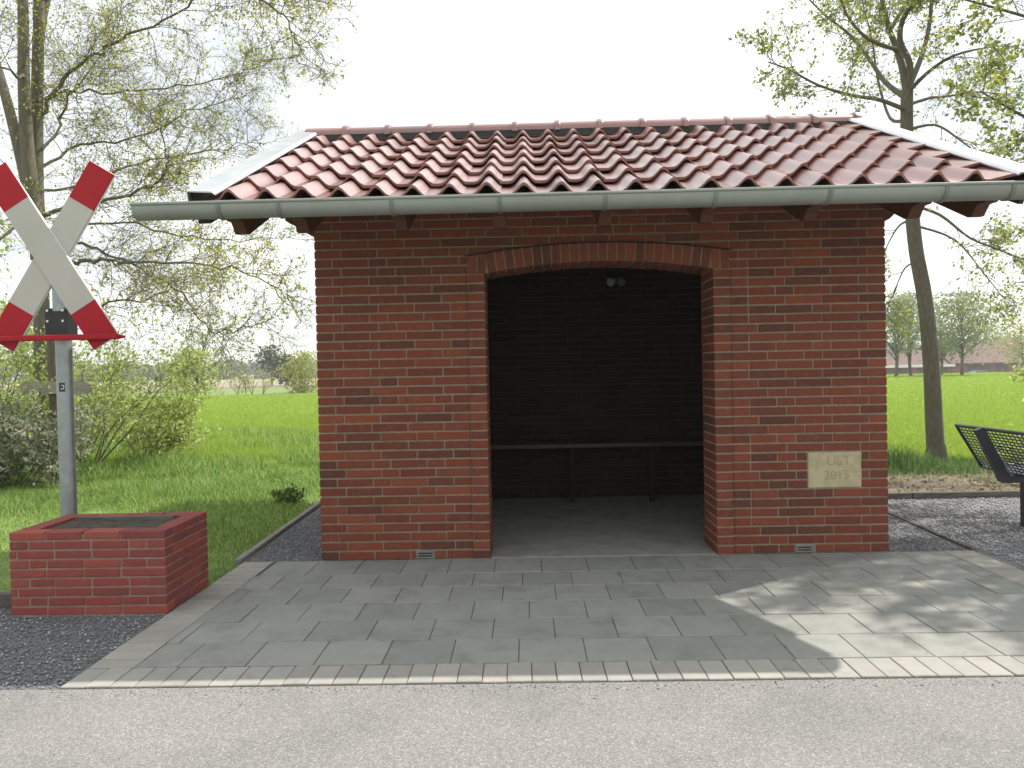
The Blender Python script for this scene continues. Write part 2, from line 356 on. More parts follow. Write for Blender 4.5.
def asphalt():
    m, t, out = new_mat('asphalt'); l = t.links.new
    b = N(t, 'ShaderNodeBsdfPrincipled', Roughness=0.92); b.inputs['Specular IOR Level'].default_value = 0.25
    ge = t.nodes.new('ShaderNodeNewGeometry')
    vo = N(t, 'ShaderNodeTexVoronoi', Scale=210.0); l(ge.outputs['Position'], vo.inputs['Vector'])
    sep = N(t, 'ShaderNodeSeparateColor'); l(vo.outputs['Color'], sep.inputs[0])
    r = ramp(t, [(0.0, (0.155, 0.151, 0.146)), (0.45, (0.215, 0.209, 0.202)), (0.85, (0.255, 0.248, 0.239)), (1.0, (0.36, 0.352, 0.338))])
    l(sep.outputs[0], r.inputs[0])
    nz = N(t, 'ShaderNodeTexNoise', Scale=1.3, Detail=7, Roughness=0.65); l(ge.outputs['Position'], nz.inputs['Vector'])
    r2 = ramp(t, [(0.28, (0.78, 0.78, 0.79)), (0.5, (0.98, 0.98, 0.97)), (0.72, (1.10, 1.08, 1.05))]); l(nz.outputs[0], r2.inputs[0])
    mm = N(t, 'ShaderNodeMix', data_type='RGBA', blend_type='MULTIPLY'); mm.inputs['Factor'].default_value = 1.0
    l(r.outputs[0], mm.inputs['A']); l(r2.outputs[0], mm.inputs['B'])
    n3 = N(t, 'ShaderNodeTexNoise', Scale=420.0, Detail=2); l(ge.outputs['Position'], n3.inputs['Vector'])
    r3 = ramp(t, [(0.64, (1, 1, 1)), (0.70, (0.45, 0.45, 0.45))]); l(n3.outputs[0], r3.inputs[0])
    m4 = N(t, 'ShaderNodeMix', data_type='RGBA', blend_type='MULTIPLY'); m4.inputs['Factor'].default_value = 1.0
    l(mm.outputs['Result'], m4.inputs['A']); l(r3.outputs[0], m4.inputs['B'])
    l(m4.outputs['Result'], b.inputs['Base Color'])
    bp = N(t, 'ShaderNodeBump', Strength=0.4, Distance=0.002); l(vo.outputs['Distance'], bp.inputs['Height']); l(bp.outputs[0], b.inputs['Normal'])
    l(b.outputs[0], out.inputs[0]); return m
M['asphalt'] = asphalt()

# ------------------------------------------------------------------ the setting: ground, path, field, gravel
def sstep(a, b, x):
    t = np.clip((x-a)/(b-a), 0, 1); return t*t*(3-2*t)
def ground_z(x, y):
    return -1.4*sstep(76, 96, y)*sstep(4, 24, x)

def sheet(name, xs, ys, z, mat, bumps=0.0, follow=False):
    X, Y = np.meshgrid(np.array(xs, float), np.array(ys, float))
    Z = np.full_like(X, z)
    if follow: Z = Z + ground_z(X, Y)
    if bumps: Z = Z + nrng.uniform(-bumps, bumps, Z.shape)
    V = np.stack([X.ravel(), Y.ravel(), Z.ravel()], 1); nx = len(xs); F = []
    for j in range(len(ys)-1):
        for i in range(nx-1):
            F.append((j*nx+i, j*nx+i+1, (j+1)*nx+i+1, (j+1)*nx+i))
    o = link(name, fast_mesh(name, V, F, mat, True)); tag(o, kind='structure'); return o

far = [-1500, -700, -300, -150, -80, -40, -20, -10, 0, 4, 8, 12, 16, 20, 24, 40, 80, 150, 300, 700, 1500]
sheet('ground', far, [-60, -20, -8, 0, 8, 20, 40, 60, 76, 80, 84, 88, 92, 96, 110, 150, 300, 700, 2000], -0.045, M['ground'], follow=True)
sheet('path', np.linspace(-60, 60, 41), np.linspace(-9, -2.135, 8), -0.006, M['asphalt'])
sheet('field', [-70, -40, -22, -12, -5, 2, 10, 25, 45, 90], [4.9, 8, 14, 22, 34, 44.5], -0.02, M['field'])
sheet('field', [12, 20, 30, 60, 110], [44.5, 56, 66, 75], -0.02, M['field'])
sheet('ploughed_field', [-160, -70, -22], [84, 110, 150], -0.02, M['ploughed'])
sheet('meadow', [-260, -100, -20], [152, 200, 290], -0.02, M['meadow'])
sheet('gravel_bed', [-12, -6, -2.47], [-2.13, -1.5, -0.95], -0.012, M['gravel'])
sheet('gravel_bed', [-2.53, -1.90], [0.0, 1.5, 3.2], -0.012, M['gravel'])
sheet('gravel_bed', [1.90, 2.52], [0.0, 1.5, 3.2], -0.012, M['gravel'])
M['gravel_pale'] = surface('pale_gravel_bed', [(0.3, (0.14, 0.142, 0.15)), (0.7, (0.33, 0.33, 0.335))], 90, 1.0, 1.0, 160, detail=3)
sheet('gravel_bed', [2.52, 4, 6, 9], [-2.13, -1, 0.5, 2.07], -0.008, M['gravel_pale'])
sheet('soil_strip', [1.95, 3, 4, 5, 6, 8, 12], [2.1, 2.5, 3.0, 3.5, 4.3], 0.0, M['earth'], bumps=0.012)

# kerbs and timber edges
def kerb(name, p, q, w, h, mat):
    p = Vector((*p, 0)); q = Vector((*q, 0)); d = (q-p); ln = d.length; d.normalize(); nrm = Vector((-d.y, d.x, 0))
    mb = MB(); n = max(1, int(ln/1.0))
    for i in range(n):
        a = p+d*(ln*i/n+0.003); b = p+d*(ln*(i+1)/n-0.003)
        c = (a+b)/2; v, f = chamfer_box((b-a).length, w, h+0.1, 0.006)
        mb.add([tuple(c + d*t[0] + nrm*t[1] + Vector((0, 0, t[2]+h/2-0.05))) for t in v], f)
    o = mb.build(name, mat); tag(o, kind='structure'); return o
kerb('kerb', (-2.515, 0.0), (-2.60, 3.2), 0.05, 0.018, M['kerb'])
kerb('kerb', (2.515, 0.0), (2.585, 2.04), 0.022, 0.006, M['timber'])
kerb('timber_edging', (2.0, 2.09), (8.6, 2.09), 0.05, 0.055, M['timber'])
kerb('timber_edging', (-12, -0.93), (-3.34, -0.93), 0.05, 0.07, M['timber'])

# paving: sand bed with slabs and edging blocks laid on it
bed = sheet('pavement', [-2.47, 2.50], [-2.135, 0.0], -0.0045, M['joint'])
slab_meshes = {}
def slab(name, x0, x1, y0, y1, mat, gap=0.004, th=0.05):
    w = round(x1-x0-gap, 3); d = round(y1-y0-gap-0.0035, 3)
    if w < 0.02 or d < 0.02: return
    k = (name, w, d)
    if k not in slab_meshes:
        v, f = chamfer_box(w, d, th, 0.003); slab_meshes[k] = mk_mesh(name, v, f, mat)
    o = link(name, slab_meshes[k], ((x0+x1)/2, (y0+y1)/2, -th/2+rng.uniform(-0.0012, 0.0022)), bed)
    o.rotation_euler = (rng.uniform(-.003, .003), rng.uniform(-.003, .003), rng.uniform(-.003, .003))
rows = [0.0, -0.385, -0.692, -0.998, -1.304, -1.610, -1.918]
XL, XR = -2.26, 2.29
offs = [0.02, 0.20, 0.09, 0.24, 0.06, 0.19]
for i in range(6):
    x = XL - 0.302 + offs[i]
    while x < XR:
        a, b = max(x, XL), min(x+0.302, XR)
        if b-a > 0.03: slab('paving_slab', a, b, rows[i+1], rows[i], M['concrete'], 0.0032)
        x += 0.302
x = -2.47
while x < 2.49:
    slab('edging_block', x, min(x+0.1035, 2.50), -2.13, -1.920, M['block'], 0.003); x += 0.1035
y = -1.918
while y < -0.02:
    y2 = min(y+0.1035, -0.0)
    slab('edging_block', -2.47, XL-0.001, y, y2, M['block'], 0.003); slab('edging_block', XR+0.001, 2.50, y, y2, M['block'], 0.003)
    y += 0.1035

# loose stones on the gravel: countless, one object each bed
def stones(name, n, x0, x1, y0, y1, z, smin, smax, label, mat=None):
    base = np.array([(1, 0, 0), (-1, 0, 0), (0, 1, 0), (0, -1, 0), (0, 0, 1), (0, 0, -1)], float)
    fc = np.array([(0, 2, 4), (2, 1, 4), (1, 3, 4), (3, 0, 4), (2, 0, 5), (1, 2, 5), (3, 1, 5), (0, 3, 5)])
    s = nrng.uniform(smin, smax, (n, 1, 1)); sc = nrng.uniform(0.6, 1.2, (n, 1, 3))
    jit = nrng.uniform(-0.25, 0.25, (n, 6, 3)); a = nrng.uniform(0, 6.28, n); ca, sa = np.cos(a), np.sin(a)
    v = (base[None]+jit)*sc*s; v[:, :, 2] *= 0.65
    vx = v[:, :, 0]*ca[:, None]-v[:, :, 1]*sa[:, None]; vy = v[:, :, 0]*sa[:, None]+v[:, :, 1]*ca[:, None]
    px = nrng.uniform(x0, x1, n); py = nrng.uniform(y0, y1, n)
    V = np.stack([vx+px[:, None], vy+py[:, None], v[:, :, 2]+z], 2).reshape(-1, 3)
    F = (fc[None]+6*np.arange(n)[:, None, None]).reshape(-1, 3)
    o = link(name, fast_mesh(name, V, F, mat or M['stone']))
    return tag(o, label, 'gravel', kind='stuff')
stones('gravel', 11000, -5.6, -2.48, -2.13, -0.97, -0.006, 0.004, 0.0095, 'dark grey gravel chippings in front of the red brick planter')
stones('gravel', 5000, -2.48, -1.94, 0.0, 3.1, -0.006, 0.004, 0.0095, 'grey gravel strip along the left side of the shelter')
stones('gravel', 5000, 1.94, 2.47, 0.0, 3.1, -0.006, 0.004, 0.0095, 'grey gravel strip along the right side of the shelter')
stones('gravel', 30000, 2.56, 7.0, -2.1, 2.05, -0.002, 0.005, 0.013, 'pale grey gravel around the black bench', M['pebble'])

# ------------------------------------------------------------------ the brick shelter
CH = 0.0625                                            # course height
WX = 1.93; OX = 0.77; PX = 0.885                       # wall half width, opening, surround
SPR = 31*CH; RISE = 0.068                              # springing height, rise of the arch
DEP = 2.80; BACK = 2.45; TH = 0.365
def arch_z(x):
    x = abs(x)
    return SPR if x >= OX else SPR + RISE*(1-(x/OX)**2)
ARH = 0.122
def arch_top(x):                                       # top line of the arch ring
    x = abs(x)
    if x >= PX: return SPR+ARH
    return SPR+ARH + (RISE+0.004)*(1-(x/PX)**2)

hut = empty('brick_shelter', (0, 0, 0), 'red brick shelter with arched doorway and red pantile roof', 'shelter')
# mortar core of the front wall, joints 6 mm behind the brick faces
jy = 0.006
mb = MB()
mb.box(-WX+0.006, -OX-0.004, jy, TH, 0, 39*CH)
mb.box(OX+0.004, WX-0.006, jy, TH, 0, 39*CH)
n = 24; poly = [(-OX-0.004, 39*CH-0.001), (OX+0.004, 39*CH-0.001)] + [(OX*1.005*(1-2*i/n), arch_z(OX*0.999*(1-2*i/n))+0.006) for i in range(n+1)]
mb.prism(poly, lambda p, t: (p[0], t, p[1]), jy, TH-0.001)
front = mb.build('front_wall', M['mortar'], hut)

brick_meshes = {}
def brick_mesh(w, d, h, name='brick', mat=None, c=0.003):
    k = (name, round(w, 3), round(d, 3), round(h, 3))
    if k not in brick_meshes:
        v, f = chamfer_box(k[1], k[2], k[3], c); brick_meshes[k] = mk_mesh(name, v, f, mat or M['brick'])
    return brick_meshes[k]
def lay_course(x0, x1, i, r, first=None):
    """lengths of bricks along a course in a wild bond"""
    out = []; x = x0; k = 0
    prev_h = False
    while x < x1-0.001:
        if k == 0 and first: ln = first
        else:
            ln = 0.2375
            if r.random() < 0.26 and not prev_h: ln = 0.115
        prev_h = ln < 0.2
        rest = x1-x
        if rest < ln: ln = rest
        elif rest-ln-0.01 < 0.06: ln = rest if rest < 0.26 else rest-0.125
        out.append((x, x+ln)); x += ln+0.0095; k += 1
    return out
PLQ = (1.395, 1.752, 7*CH, 11*CH)                      # plaque opening
VENTS = [(-1.275, -1.155), (1.305, 1.42)]
cands = []                                              # plain bricks (x0, x1, z)
r = random.Random(3)
BH = 0.0508
special = MB()
for i in range(39):
    z0 = i*CH+0.005
    fl = 0.175 if i % 2 else 0.115
    if z0+BH < SPR+ARH-0.03:
        spans = [(-WX, -PX-0.005), (PX+0.005, WX)]
    else: spans = [(-WX, WX)]
    for (a, b) in spans:
        if b > 0 and a > 0:                             # right panel is laid from its right corner
            cs = [(-q, -p) for p, q in lay_course(-b, -a, i, r, fl)]
        elif a < 0 and b > 0:
            mid = r.choice((-0.1, 0.02, 0.1))
            cs = lay_course(a, mid, i, r, fl) + [(-q, -p) for p, q in lay_course(-b, -mid-0.0095, i, r, fl)]
        else: cs = lay_course(a, b, i, r, fl)
        for (p, q) in cs:
            if p < PLQ[1] and q > PLQ[0] and z0 < PLQ[3]-0.01 and z0 > PLQ[2]-0.01:
                if PLQ[0]-p > 0.05: cands.append((p, PLQ[0]-0.008, z0))
                if q-PLQ[1] > 0.05: cands.append((PLQ[1]+0.008, q, z0))
                continue
            hit = False
            if i == 0:
                for (va, vb) in VENTS:
                    if p < vb and q > va:
                        hit = True
                        if va-p > 0.03: cands.append((p, va-0.008, z0))
                        if q-vb > 0.03: cands.append((vb+0.008, q, z0))
            if hit: continue
            if len(spans) == 1 and p < PX+0.02 and q > -PX-0.02 and z0 < SPR+ARH+RISE+0.016:
                xs = [p+(q-p)*k/6 for k in range(7)]
                bot = [max(z0, arch_top(xx)+0.013 if abs(xx) < PX+0.012 else z0) for xx in xs]
                if min(bot) > z0+BH-0.006: continue
                bot = [min(bb, z0+BH-0.004) for bb in bot]
                poly = list(zip(xs, bot)) + [(q, z0+BH), (p, z0+BH)]
                special.prism(poly, lambda q_, t: (q_[0], t, q_[1]), 0.0, 0.09)
                continue
            cands.append((p, q, z0))
# the bricks that show largest are objects of their own
def seen(c):
    d = (CAM[0]-(c[0]+c[1])/2)**2 + CAM[1]**2 + (CAM[2]-c[2])**2
    return (c[1]-c[0])/d
cands.sort(key=seen, reverse=True)
rest = MB()
for k, (p, q, z0) in enumerate(cands):
    yj = rng.uniform(-0.0018, 0.0018)
    if k < 300:
        o = link('brick', brick_mesh(q-p, 0.10, BH), ((p+q)/2, 0.05+yj, z0+BH/2+rng.uniform(-.0006, .0006)), front)
        o.rotation_euler = (0, rng.uniform(-.004, .004), rng.uniform(-.006, .006))
    else: rest.box(p, q, yj, 0.10+yj, z0, z0+BH, 0.003)
o = rest.build('brick', M['brick'], front); tag(o, kind='stuff')
o = special.build('cut_brick', M['brick'], front); tag(o, 'thin cut bricks following the arch', kind='stuff')

# doorway surround: jambs and arch, 14 mm proud
for s in (-1, 1):
    jm = MB(); x0, x1 = sorted((s*(OX+0.003), s*(PX-0.003)))
    jm.box(x0, x1, -0.008, 0.30, 0.0, SPR); jamb = jm.build('jamb', M['mortar'], hut)
    for i in range(31):
        z0 = i*CH+0.005
        a, b = sorted((s*OX, s*(PX-0.002)))
        d = 0.24 if i % 2 else 0.115
        o = link('jamb_brick', brick_mesh(b-a, d, BH), ((a+b)/2, -0.014+d/2+rng.uniform(-.0015, .0015), z0+BH/2), jamb)
        a2 = s*(OX+0.05); w2 = TH+0.014-d-0.0095         # bricks of the reveal
        o = link('reveal_brick', brick_mesh(0.10, w2, BH), (s*(OX+0.05), -0.014+d+0.0095+w2/2, z0+BH/2), jamb)
ar = MB(); n = 30
poly = [(-PX+0.003+2*(PX-0.003)*i/n, arch_z(-PX+2*PX*i/n)+0.005) for i in range(n+1)] + [(PX-0.003-2*(PX-0.003)*i/n, arch_top(PX-2*PX*i/n)-0.004) for i in range(n+1)]
ar.prism(poly, lambda p, t: (p[0], t, p[1]), -0.006, 0.20)
arch = ar.build('arch', M['mortar'], hut)
nb = 28; pit = 2*PX/nb
for k in range(nb):
    x = -PX+pit*(k+0.5)
    ang = 0.0 if abs(x) > OX else -2*RISE*x/OX**2
    tilt = -math.atan(ang)*0.9
    zb = arch_z(x); h = arch_top(x)-zb-0.001
    o = link('arch_brick', brick_mesh(0.0525, 0.24, h), (x, -0.014+0.12+rng.uniform(-.0015, .0015), zb+h/2), arch)
    o.rotation_euler = (0, tilt if abs(x) < OX else 0, 0)
ds = MB(); n = 30
poly = [(-PX-0.02+2*(PX+0.02)*i/n, arch_top(-PX-0.02+2*(PX+0.02)*i/n)+0.003) for i in range(n+1)]; poly += [(x, z+0.006) for x, z in reversed(poly)]
ds.prism(poly, lambda p, t: (p[0], t, p[1]), -0.009, 0.05); ds.build('gap_shade_strip', M['dark'], arch)  # dark strip painted in for the shaded gap above the arch
lm = MB()                                               # rear half of the arch soffit
for k in range(26):
    x = -OX+2*OX*(k+0.5)/26; lm.box(x-0.0255, x+0.0255, 0.236, TH+0.003, arch_z(x)+0.001, arch_z(x)+0.11, 0.003)
lm.build('rear_arch', M['brick'], hut)['kind'] = 'stuff'

# date stone and air bricks
pm = MB().box(PLQ[0], PLQ[1], -0.001, 0.08, PLQ[2]+0.004, PLQ[3]-0.006, 0.004)
plq = pm.build('date_stone', M['plaque'], hut); tag(plq, 'pale sandstone date stone low on the right wall')
def text_part(name, s, size, loc, parent, mat, depth=0.0012):
    cu = bpy.data.curves.new(name, 'FONT'); cu.body = s; cu.size = size; cu.align_x = 'CENTER'; cu.align_y = 'CENTER'; cu.extrude = depth
    ob = bpy.data.objects.new(name, cu); COL.objects.link(ob); ob.rotation_euler = (math.pi/2, 0, 0)
    bpy.context.view_layer.update()
    me = bpy.data.meshes.new_from_object(ob.evaluated_get(bpy.context.evaluated_depsgraph_get()))
    bpy.data.objects.remove(ob)
    me.materials.clear(); me.materials.append(mat)
    me.transform(Matrix.Rotation(math.pi/2, 4, 'X'))
    return link(name, me, loc, parent)
text_part('inscription', 'UST', 0.095, (1.60, -0.0015, 0.622), plq, M['plaque_cut'])
text_part('inscription', '2015', 0.088, (1.585, -0.0015, 0.525), plq, M['plaque_cut'])
for (a, b) in VENTS:
    v = MB().box(a, b, -0.002, 0.03, 0.006, 0.058, 0.002); vo = v.build('air_brick', M['vent'], hut)
    for zc in (0.022, 0.040):
        MB().box(a+0.012, b-0.012, -0.0035, 0.01, zc-0.0045, zc+0.0045).build('slot', M['dark'], vo)

# side, back and inner brickwork
def roof_under(y):
    yy = min(y, 2*1.40-y)
    return 2.270+0.449*(yy+0.895)-0.30
def face_bricks(mb, axis, pos, sgn, a, b, ztop, seed, inset=0.0):
    r2 = random.Random(seed)
    for i in range(54):
        z0 = i*CH+0.005
        u = a + (0.0 if i % 2 else 0.125)
        if i % 2 == 0: segs = [(a, a+0.115)]
        else: segs = []
        k = 0
        while u < b-0.02:
            ln = 0.2375 if r2.random() > 0.22 else 0.115
            segs.append((u, min(u+ln, b))); u += ln+0.0095
        for (p, q) in segs:
            if callable(ztop):
                if z0+BH > min(ztop(p), ztop(q)): continue
            elif z0+BH > ztop: continue
            j = r2.uniform(-.0015, .0015)
            if q-p < 0.02: continue
            if axis == 'x':
                lo, hi = sorted((pos+j, pos+j-sgn*0.08)); mb.box(lo, hi, p, q, z0, z0+BH, 0.003)
            else:
                lo, hi = sorted((pos+j, pos+j-sgn*0.08)); mb.box(p, q, lo, hi, z0, z0+BH, 0.003)
for s in (-1, 1):
    m1 = MB(); lo, hi = sorted((s*(WX-0.006), s*(WX-TH+0.006)))
    poly = [(TH+0.001, 0), (BACK-0.001, 0), (BACK-0.001, roof_under(BACK)), (1.40, roof_under(1.40)), (TH+0.001, roof_under(TH))]
    m1.prism(poly, lambda p, t: (t, p[0], p[1]), lo, hi)
    sw = m1.build('side_wall', M['mortar'], hut)
    m2 = MB(); face_bricks(m2, 'x', s*WX, s, 0.126, DEP-0.126, roof_under, 5+s)
    m2.build('brick', M['brick'], sw)['kind'] = 'stuff'
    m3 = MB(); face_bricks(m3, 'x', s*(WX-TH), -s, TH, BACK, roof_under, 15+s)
    m3.build('inner_brick', M['brick_shaded'], sw)['kind'] = 'stuff'
m1 = MB().box(-WX+0.006, WX-0.006, BACK+0.006, DEP-0.006, 0, 39*CH); bw = m1.build('back_wall', M['mortar'], hut)
m3 = MB().box(-WX+TH+0.001, WX-TH-0.001, BACK+0.004, BACK+0.02, 0, 39*CH-0.001); m3.build('inner_joints', M['mortar_shaded'], bw)
m3 = MB(); face_bricks(m3, 'y', BACK, -1, -WX+TH, WX-TH, 39*CH+0.001, 31); m3.build('inner_brick', M['brick_shaded'], bw)['kind'] = 'stuff'
m2 = MB(); face_bricks(m2, 'y', DEP, 1, -WX, WX, 39*CH+0.001, 32)
m2.build('brick', M['brick'], bw)['kind'] = 'stuff'
m1 = MB().box(-OX-0.3, OX+0.3, TH, BACK+0.1, -0.05, 0.006); m1.box(-WX+0.2, -OX-0.3, TH, BACK+0.1, -0.05, 0.006); m1.box(OX+0.3, WX-0.2, TH, BACK+0.1, -0.05, 0.006)
m1.box(-OX+0.002, OX-0.002, -0.004, TH, -0.05, 0.006)
m1.build('floor', M['floor'], hut)

# --- roof
SL = math.atan(0.449); CS, SN = math.cos(SL), math.sin(SL)
YE, ZE, YR = -0.895, 2.270, 1.40
RL = (YR-YE)/CS; NROW = 7; NCOL = 22; RX = 2.30
EXP = (RL-0.05)/NROW; TW = 2*RX/NCOL
def rp_(x, s, nn, back=False):
    y = YE+s*CS-nn*SN; z = ZE+s*SN+nn*CS
    return (x, y if not back else 2*YR-y, z)
dk = MB()
for back in (False, True):
    v = [rp_(x, s, nn, back) for x in (-RX, RX) for s in (0.10, RL) for nn in (-0.085, -0.06)]
    dk.add(v, [(0, 1, 3, 2), (4, 6, 7, 5), (0, 4, 5, 1), (2, 3, 7, 6), (0, 2, 6, 4), (1, 5, 7, 3)])
roof = dk.build('roof', M['deck_wood'], hut)
def prof(t):                                            # S-profile of a pantile, t = 0..1 across
    p = 2*math.pi*(t-0.64)
    return 0.032*(math.cos(p)+0.26*math.cos(2*p))
def tile_geo(x0=0.0, flat=False):
    seg = 12; th = 0.017; v = []; ln = EXP+0.055
    for (yy, lift) in ((0.0, 0.031), (ln, -0.004)):
        for k in range(seg+1):
            t = -0.06+1.06*k/seg
            z = (prof(t) if not flat else -0.012+0.050*t)+lift + (0.006 if k == 0 else 0)
            if not flat and k == 0: z -= 0.010
            v.append((t*TW, yy, z)); v.append((t*TW, yy, z-th))
    f = []; b = 2*(seg+1)
    for k in range(seg):
        i = 2*k
        f.append((i, i+2, b+i+2, b+i)); f.append((i+1, b+i+1, b+i+3, i+3)); f.append((i, i+1, i+3, i+2))
    f.append((0, b, b+1, 1)); f.append((2*seg, 2*seg+1, b+2*seg+1, b+2*seg))
    return v, f
def smooth_by_angle(me, deg=40):
    import bmesh
    me.polygons.foreach_set('use_smooth', [True]*len(me.polygons))
    bm = bmesh.new(); bm.from_mesh(me)
    bmesh.ops.recalc_face_normals(bm, faces=bm.faces)
    for e in bm.edges:
        if len(e.link_faces) == 2 and e.calc_face_angle() > math.radians(deg): e.smooth = False
    bm.to_mesh(me); bm.free()
tv, tf = tile_geo(); tile_me = mk_mesh('roof_tile', tv, tf, M['tile']); smooth_by_angle(tile_me)
fv, ff = tile_geo(flat=True); flat_me = mk_mesh('verge_tile', fv, ff, M['tile']); smooth_by_angle(flat_me)
backm = MB()
for i in range(NROW):
    for k in range(NCOL):
        last = (k == NCOL-1)
        x = -RX+k*TW+rng.uniform(-.0015, .0015)
        o = link('verge_tile' if last else 'roof_tile', flat_me if last else tile_me, rp_(x, i*EXP+rng.uniform(-.007, .007), rng.uniform(-.002, .004)), roof)
        o.rotation_euler = (SL+rng.uniform(-.012, .012), rng.uniform(-.014, .014), rng.uniform(-.009, .009))
        backm.add([rp_(x+p[0], i*EXP+p[1], p[2], True) for p in tv], tf)
bo = backm.build('roof_tile', M['tile'], roof); bo['kind'] = 'stuff'; smooth_by_angle(bo.data)
# ridge: black ventilation strip under ridge tiles
zr = ZE+RL*SN
vs = MB()
vs.prism([(-0.16, -0.075), (0.16, -0.075), (0.10, 0.02), (-0.10, 0.02)], lambda p, t: (t, YR+p[0], zr+p[1]), -RX+0.01, RX-0.01)
vs.build('vent_strip', M['black_strip'], roof)
def ridge_geo(ln):
    v = []; f = []; n = 10; sect = [(0, 1.0), (ln-0.045, 1.0), (ln-0.045, 1.20), (ln-0.012, 1.22), (ln, 1.16), (ln, 0.98)]
    for (x, s) in sect:
        for k in range(n+1):
            g = math.pi*(-0.08+1.16*k/n)
            v.append((x, -0.115*s*math.cos(g), 0.075*s*math.sin(g)))
    for i in range(len(sect)-1):
        for k in range(n): f.append((i*(n+1)+k, i*(n+1)+k+1, (i+1)*(n+1)+k+1, (i+1)*(n+1)+k))
    return v, f
NRD = 13; rl = 2*(RX+0.03)/NRD
gv, gf = ridge_geo(rl+0.004); rme = mk_mesh('ridge_tile', gv, gf, M['tile']); smooth_by_angle(rme)
for k in range(NRD):
    o = link('ridge_tile', rme, (-RX-0.03+k*rl, YR, zr+0.008+rng.uniform(-.002, .002)), roof)
    o.rotation_euler = (0, rng.uniform(-.006, .006), rng.uniform(-.006, .006))
# zinc verge covers
for s in (-1, 1):
    for back in (False, True):
        vm = MB(); vo = 0.085 if s < 0 else 0.045
        poly = [(s*(RX-0.075), 0.052), (s*(RX-0.06), 0.066), (s*(RX+vo), 0.074), (s*(RX+vo), -0.10), (s*(RX+vo-0.006), -0.10), (s*(RX+vo-0.006), 0.067), (s*(RX-0.058), 0.058), (s*(RX-0.075), 0.044)]
        vm.prism(poly, lambda p, t: rp_(p[0], t, p[1], back), -0.04, RL+(0.02 if not back else 0.018))
        vm.build('verge_cover', M['zinc'], roof)
        bm_ = MB(); lo, hi = sorted((s*(RX+0.008), s*(RX+vo-0.009)))
        bm_.prism([(0.03, -0.13), (RL-0.01, -0.17), (RL-0.01, 0.055), (0.0, 0.055)], lambda p, t: rp_(t, p[0], p[1], back), lo, hi)
        bm_.build('barge_board', M['dark_wood'], roof)
# rafters with shaped tails, wall plates
tail = [(0.13, -0.088), (0.13, -0.125), (0.15, -0.145), (0.18, -0.155), (0.21, -0.17), (0.225, -0.20), (0.24, -0.245), (0.28, -0.262), (RL-0.02, -0.262), (RL-0.02, -0.088)]
for xr in (-2.22, -1.84, -1.24, -0.645, -0.01, 0.60, 1.22, 1.84, 2.22):
    for back in (False, True):
        rm = MB(); rm.prism(tail, lambda p, t: rp_(t, p[0], p[1], back), xr-0.037, xr+0.037)
        rm.build('rafter', M['stained_wood'], roof)
for back in (False, True):
    wm = MB(); z1 = 2.385
    prof_e = []
    ends = [(2.16, 0.0), (2.16, -0.03), (2.12, -0.05), (2.06, -0.075), (2.02, -0.115), (1.97, -0.14)]
    poly = [(x, z1+z) for x, z in ends] + [(-x, z1+z) for x, z in reversed(ends)]
    y0, y1 = (0.12, 0.24) if not back else (DEP-0.24, DEP-0.12)
    wm.prism(poly, lambda p, t: (p[0], t, p[1]), y0, y1)
    wm.build('wall_plate', M['stained_wood'], roof)
rm = MB().box(-2.2, 2.2, YR-0.06, YR+0.06, zr-0.43, zr-0.27); rm.build('ridge_beam', M['stained_wood'], roof)

# --- gutters
def half_round(x0, x1, yc, zc, r0, r1, n=16):
    v = []; f = []
    for x in (x0, x1):
        for rr in (r0, r1):
            for k in range(n+1):
                g = math.pi*k/n
                v.append((x, yc-rr*math.cos(g), zc-rr*math.sin(g)))
    m = n+1
    for k in range(n):
        f.append((k, k+1, 2*m+k+1, 2*m+k)); f.append((m+k, 3*m+k, 3*m+k+1, m+k+1))
        f.append((k, m+k, m+k+1, k+1)); f.append((2*m+k, 2*m+k+1, 3*m+k+1, 3*m+k))
    f.append((0, 2*m, 3*m, m)); f.append((n, m+n, 3*m+n, 2*m+n))
    return v, f
GY, GZ, GR = -0.885, 2.252, 0.0765
for back in (False, True):
    yc = GY if not back else 2*YR-GY
    gm = MB(); v, f = half_round(-2.70 if not back else -2.36, 2.34, yc, GZ, GR, GR-0.003); gm.add(v, f)
    sy = -1 if not back else 1
    gm.tube([(-2.70 if not back else -2.36, yc+sy*(GR+0.004), GZ+0.002), (2.34, yc+sy*(GR+0.004), GZ+0.002)], 0.009, 8)
    for xe in ((-2.70 if not back else -2.36), 2.34):
        n = 12; cap = [(xe, yc-(GR-0.001)*math.cos(math.pi*k/n), GZ-(GR-0.001)*math.sin(math.pi*k/n)) for k in range(n+1)]
        gm.add(cap + [(p[0]+0.003, p[1], p[2]) for p in cap], [tuple(range(n+1)), tuple(range(2*n+1, n, -1))])
    gut = gm.build('gutter', M['gutter'], hut); smooth_by_angle(gut.data)
    if back: continue
    for xb in (-2.21, -1.87, -1.235, -0.63, -0.04, 0.57, 1.20, 1.837, 2.20):
        bm_ = MB(); v, f = half_round(xb-0.011, xb+0.011, yc, GZ, GR+0.006, GR+0.001); bm_.add(v, f)
        bm_.box(xb-0.012, xb+0.012, yc-GR, yc+GR+0.14, GZ+0.001, GZ+0.005)
        bm_.build('gutter_bracket', M['strap'], gut)

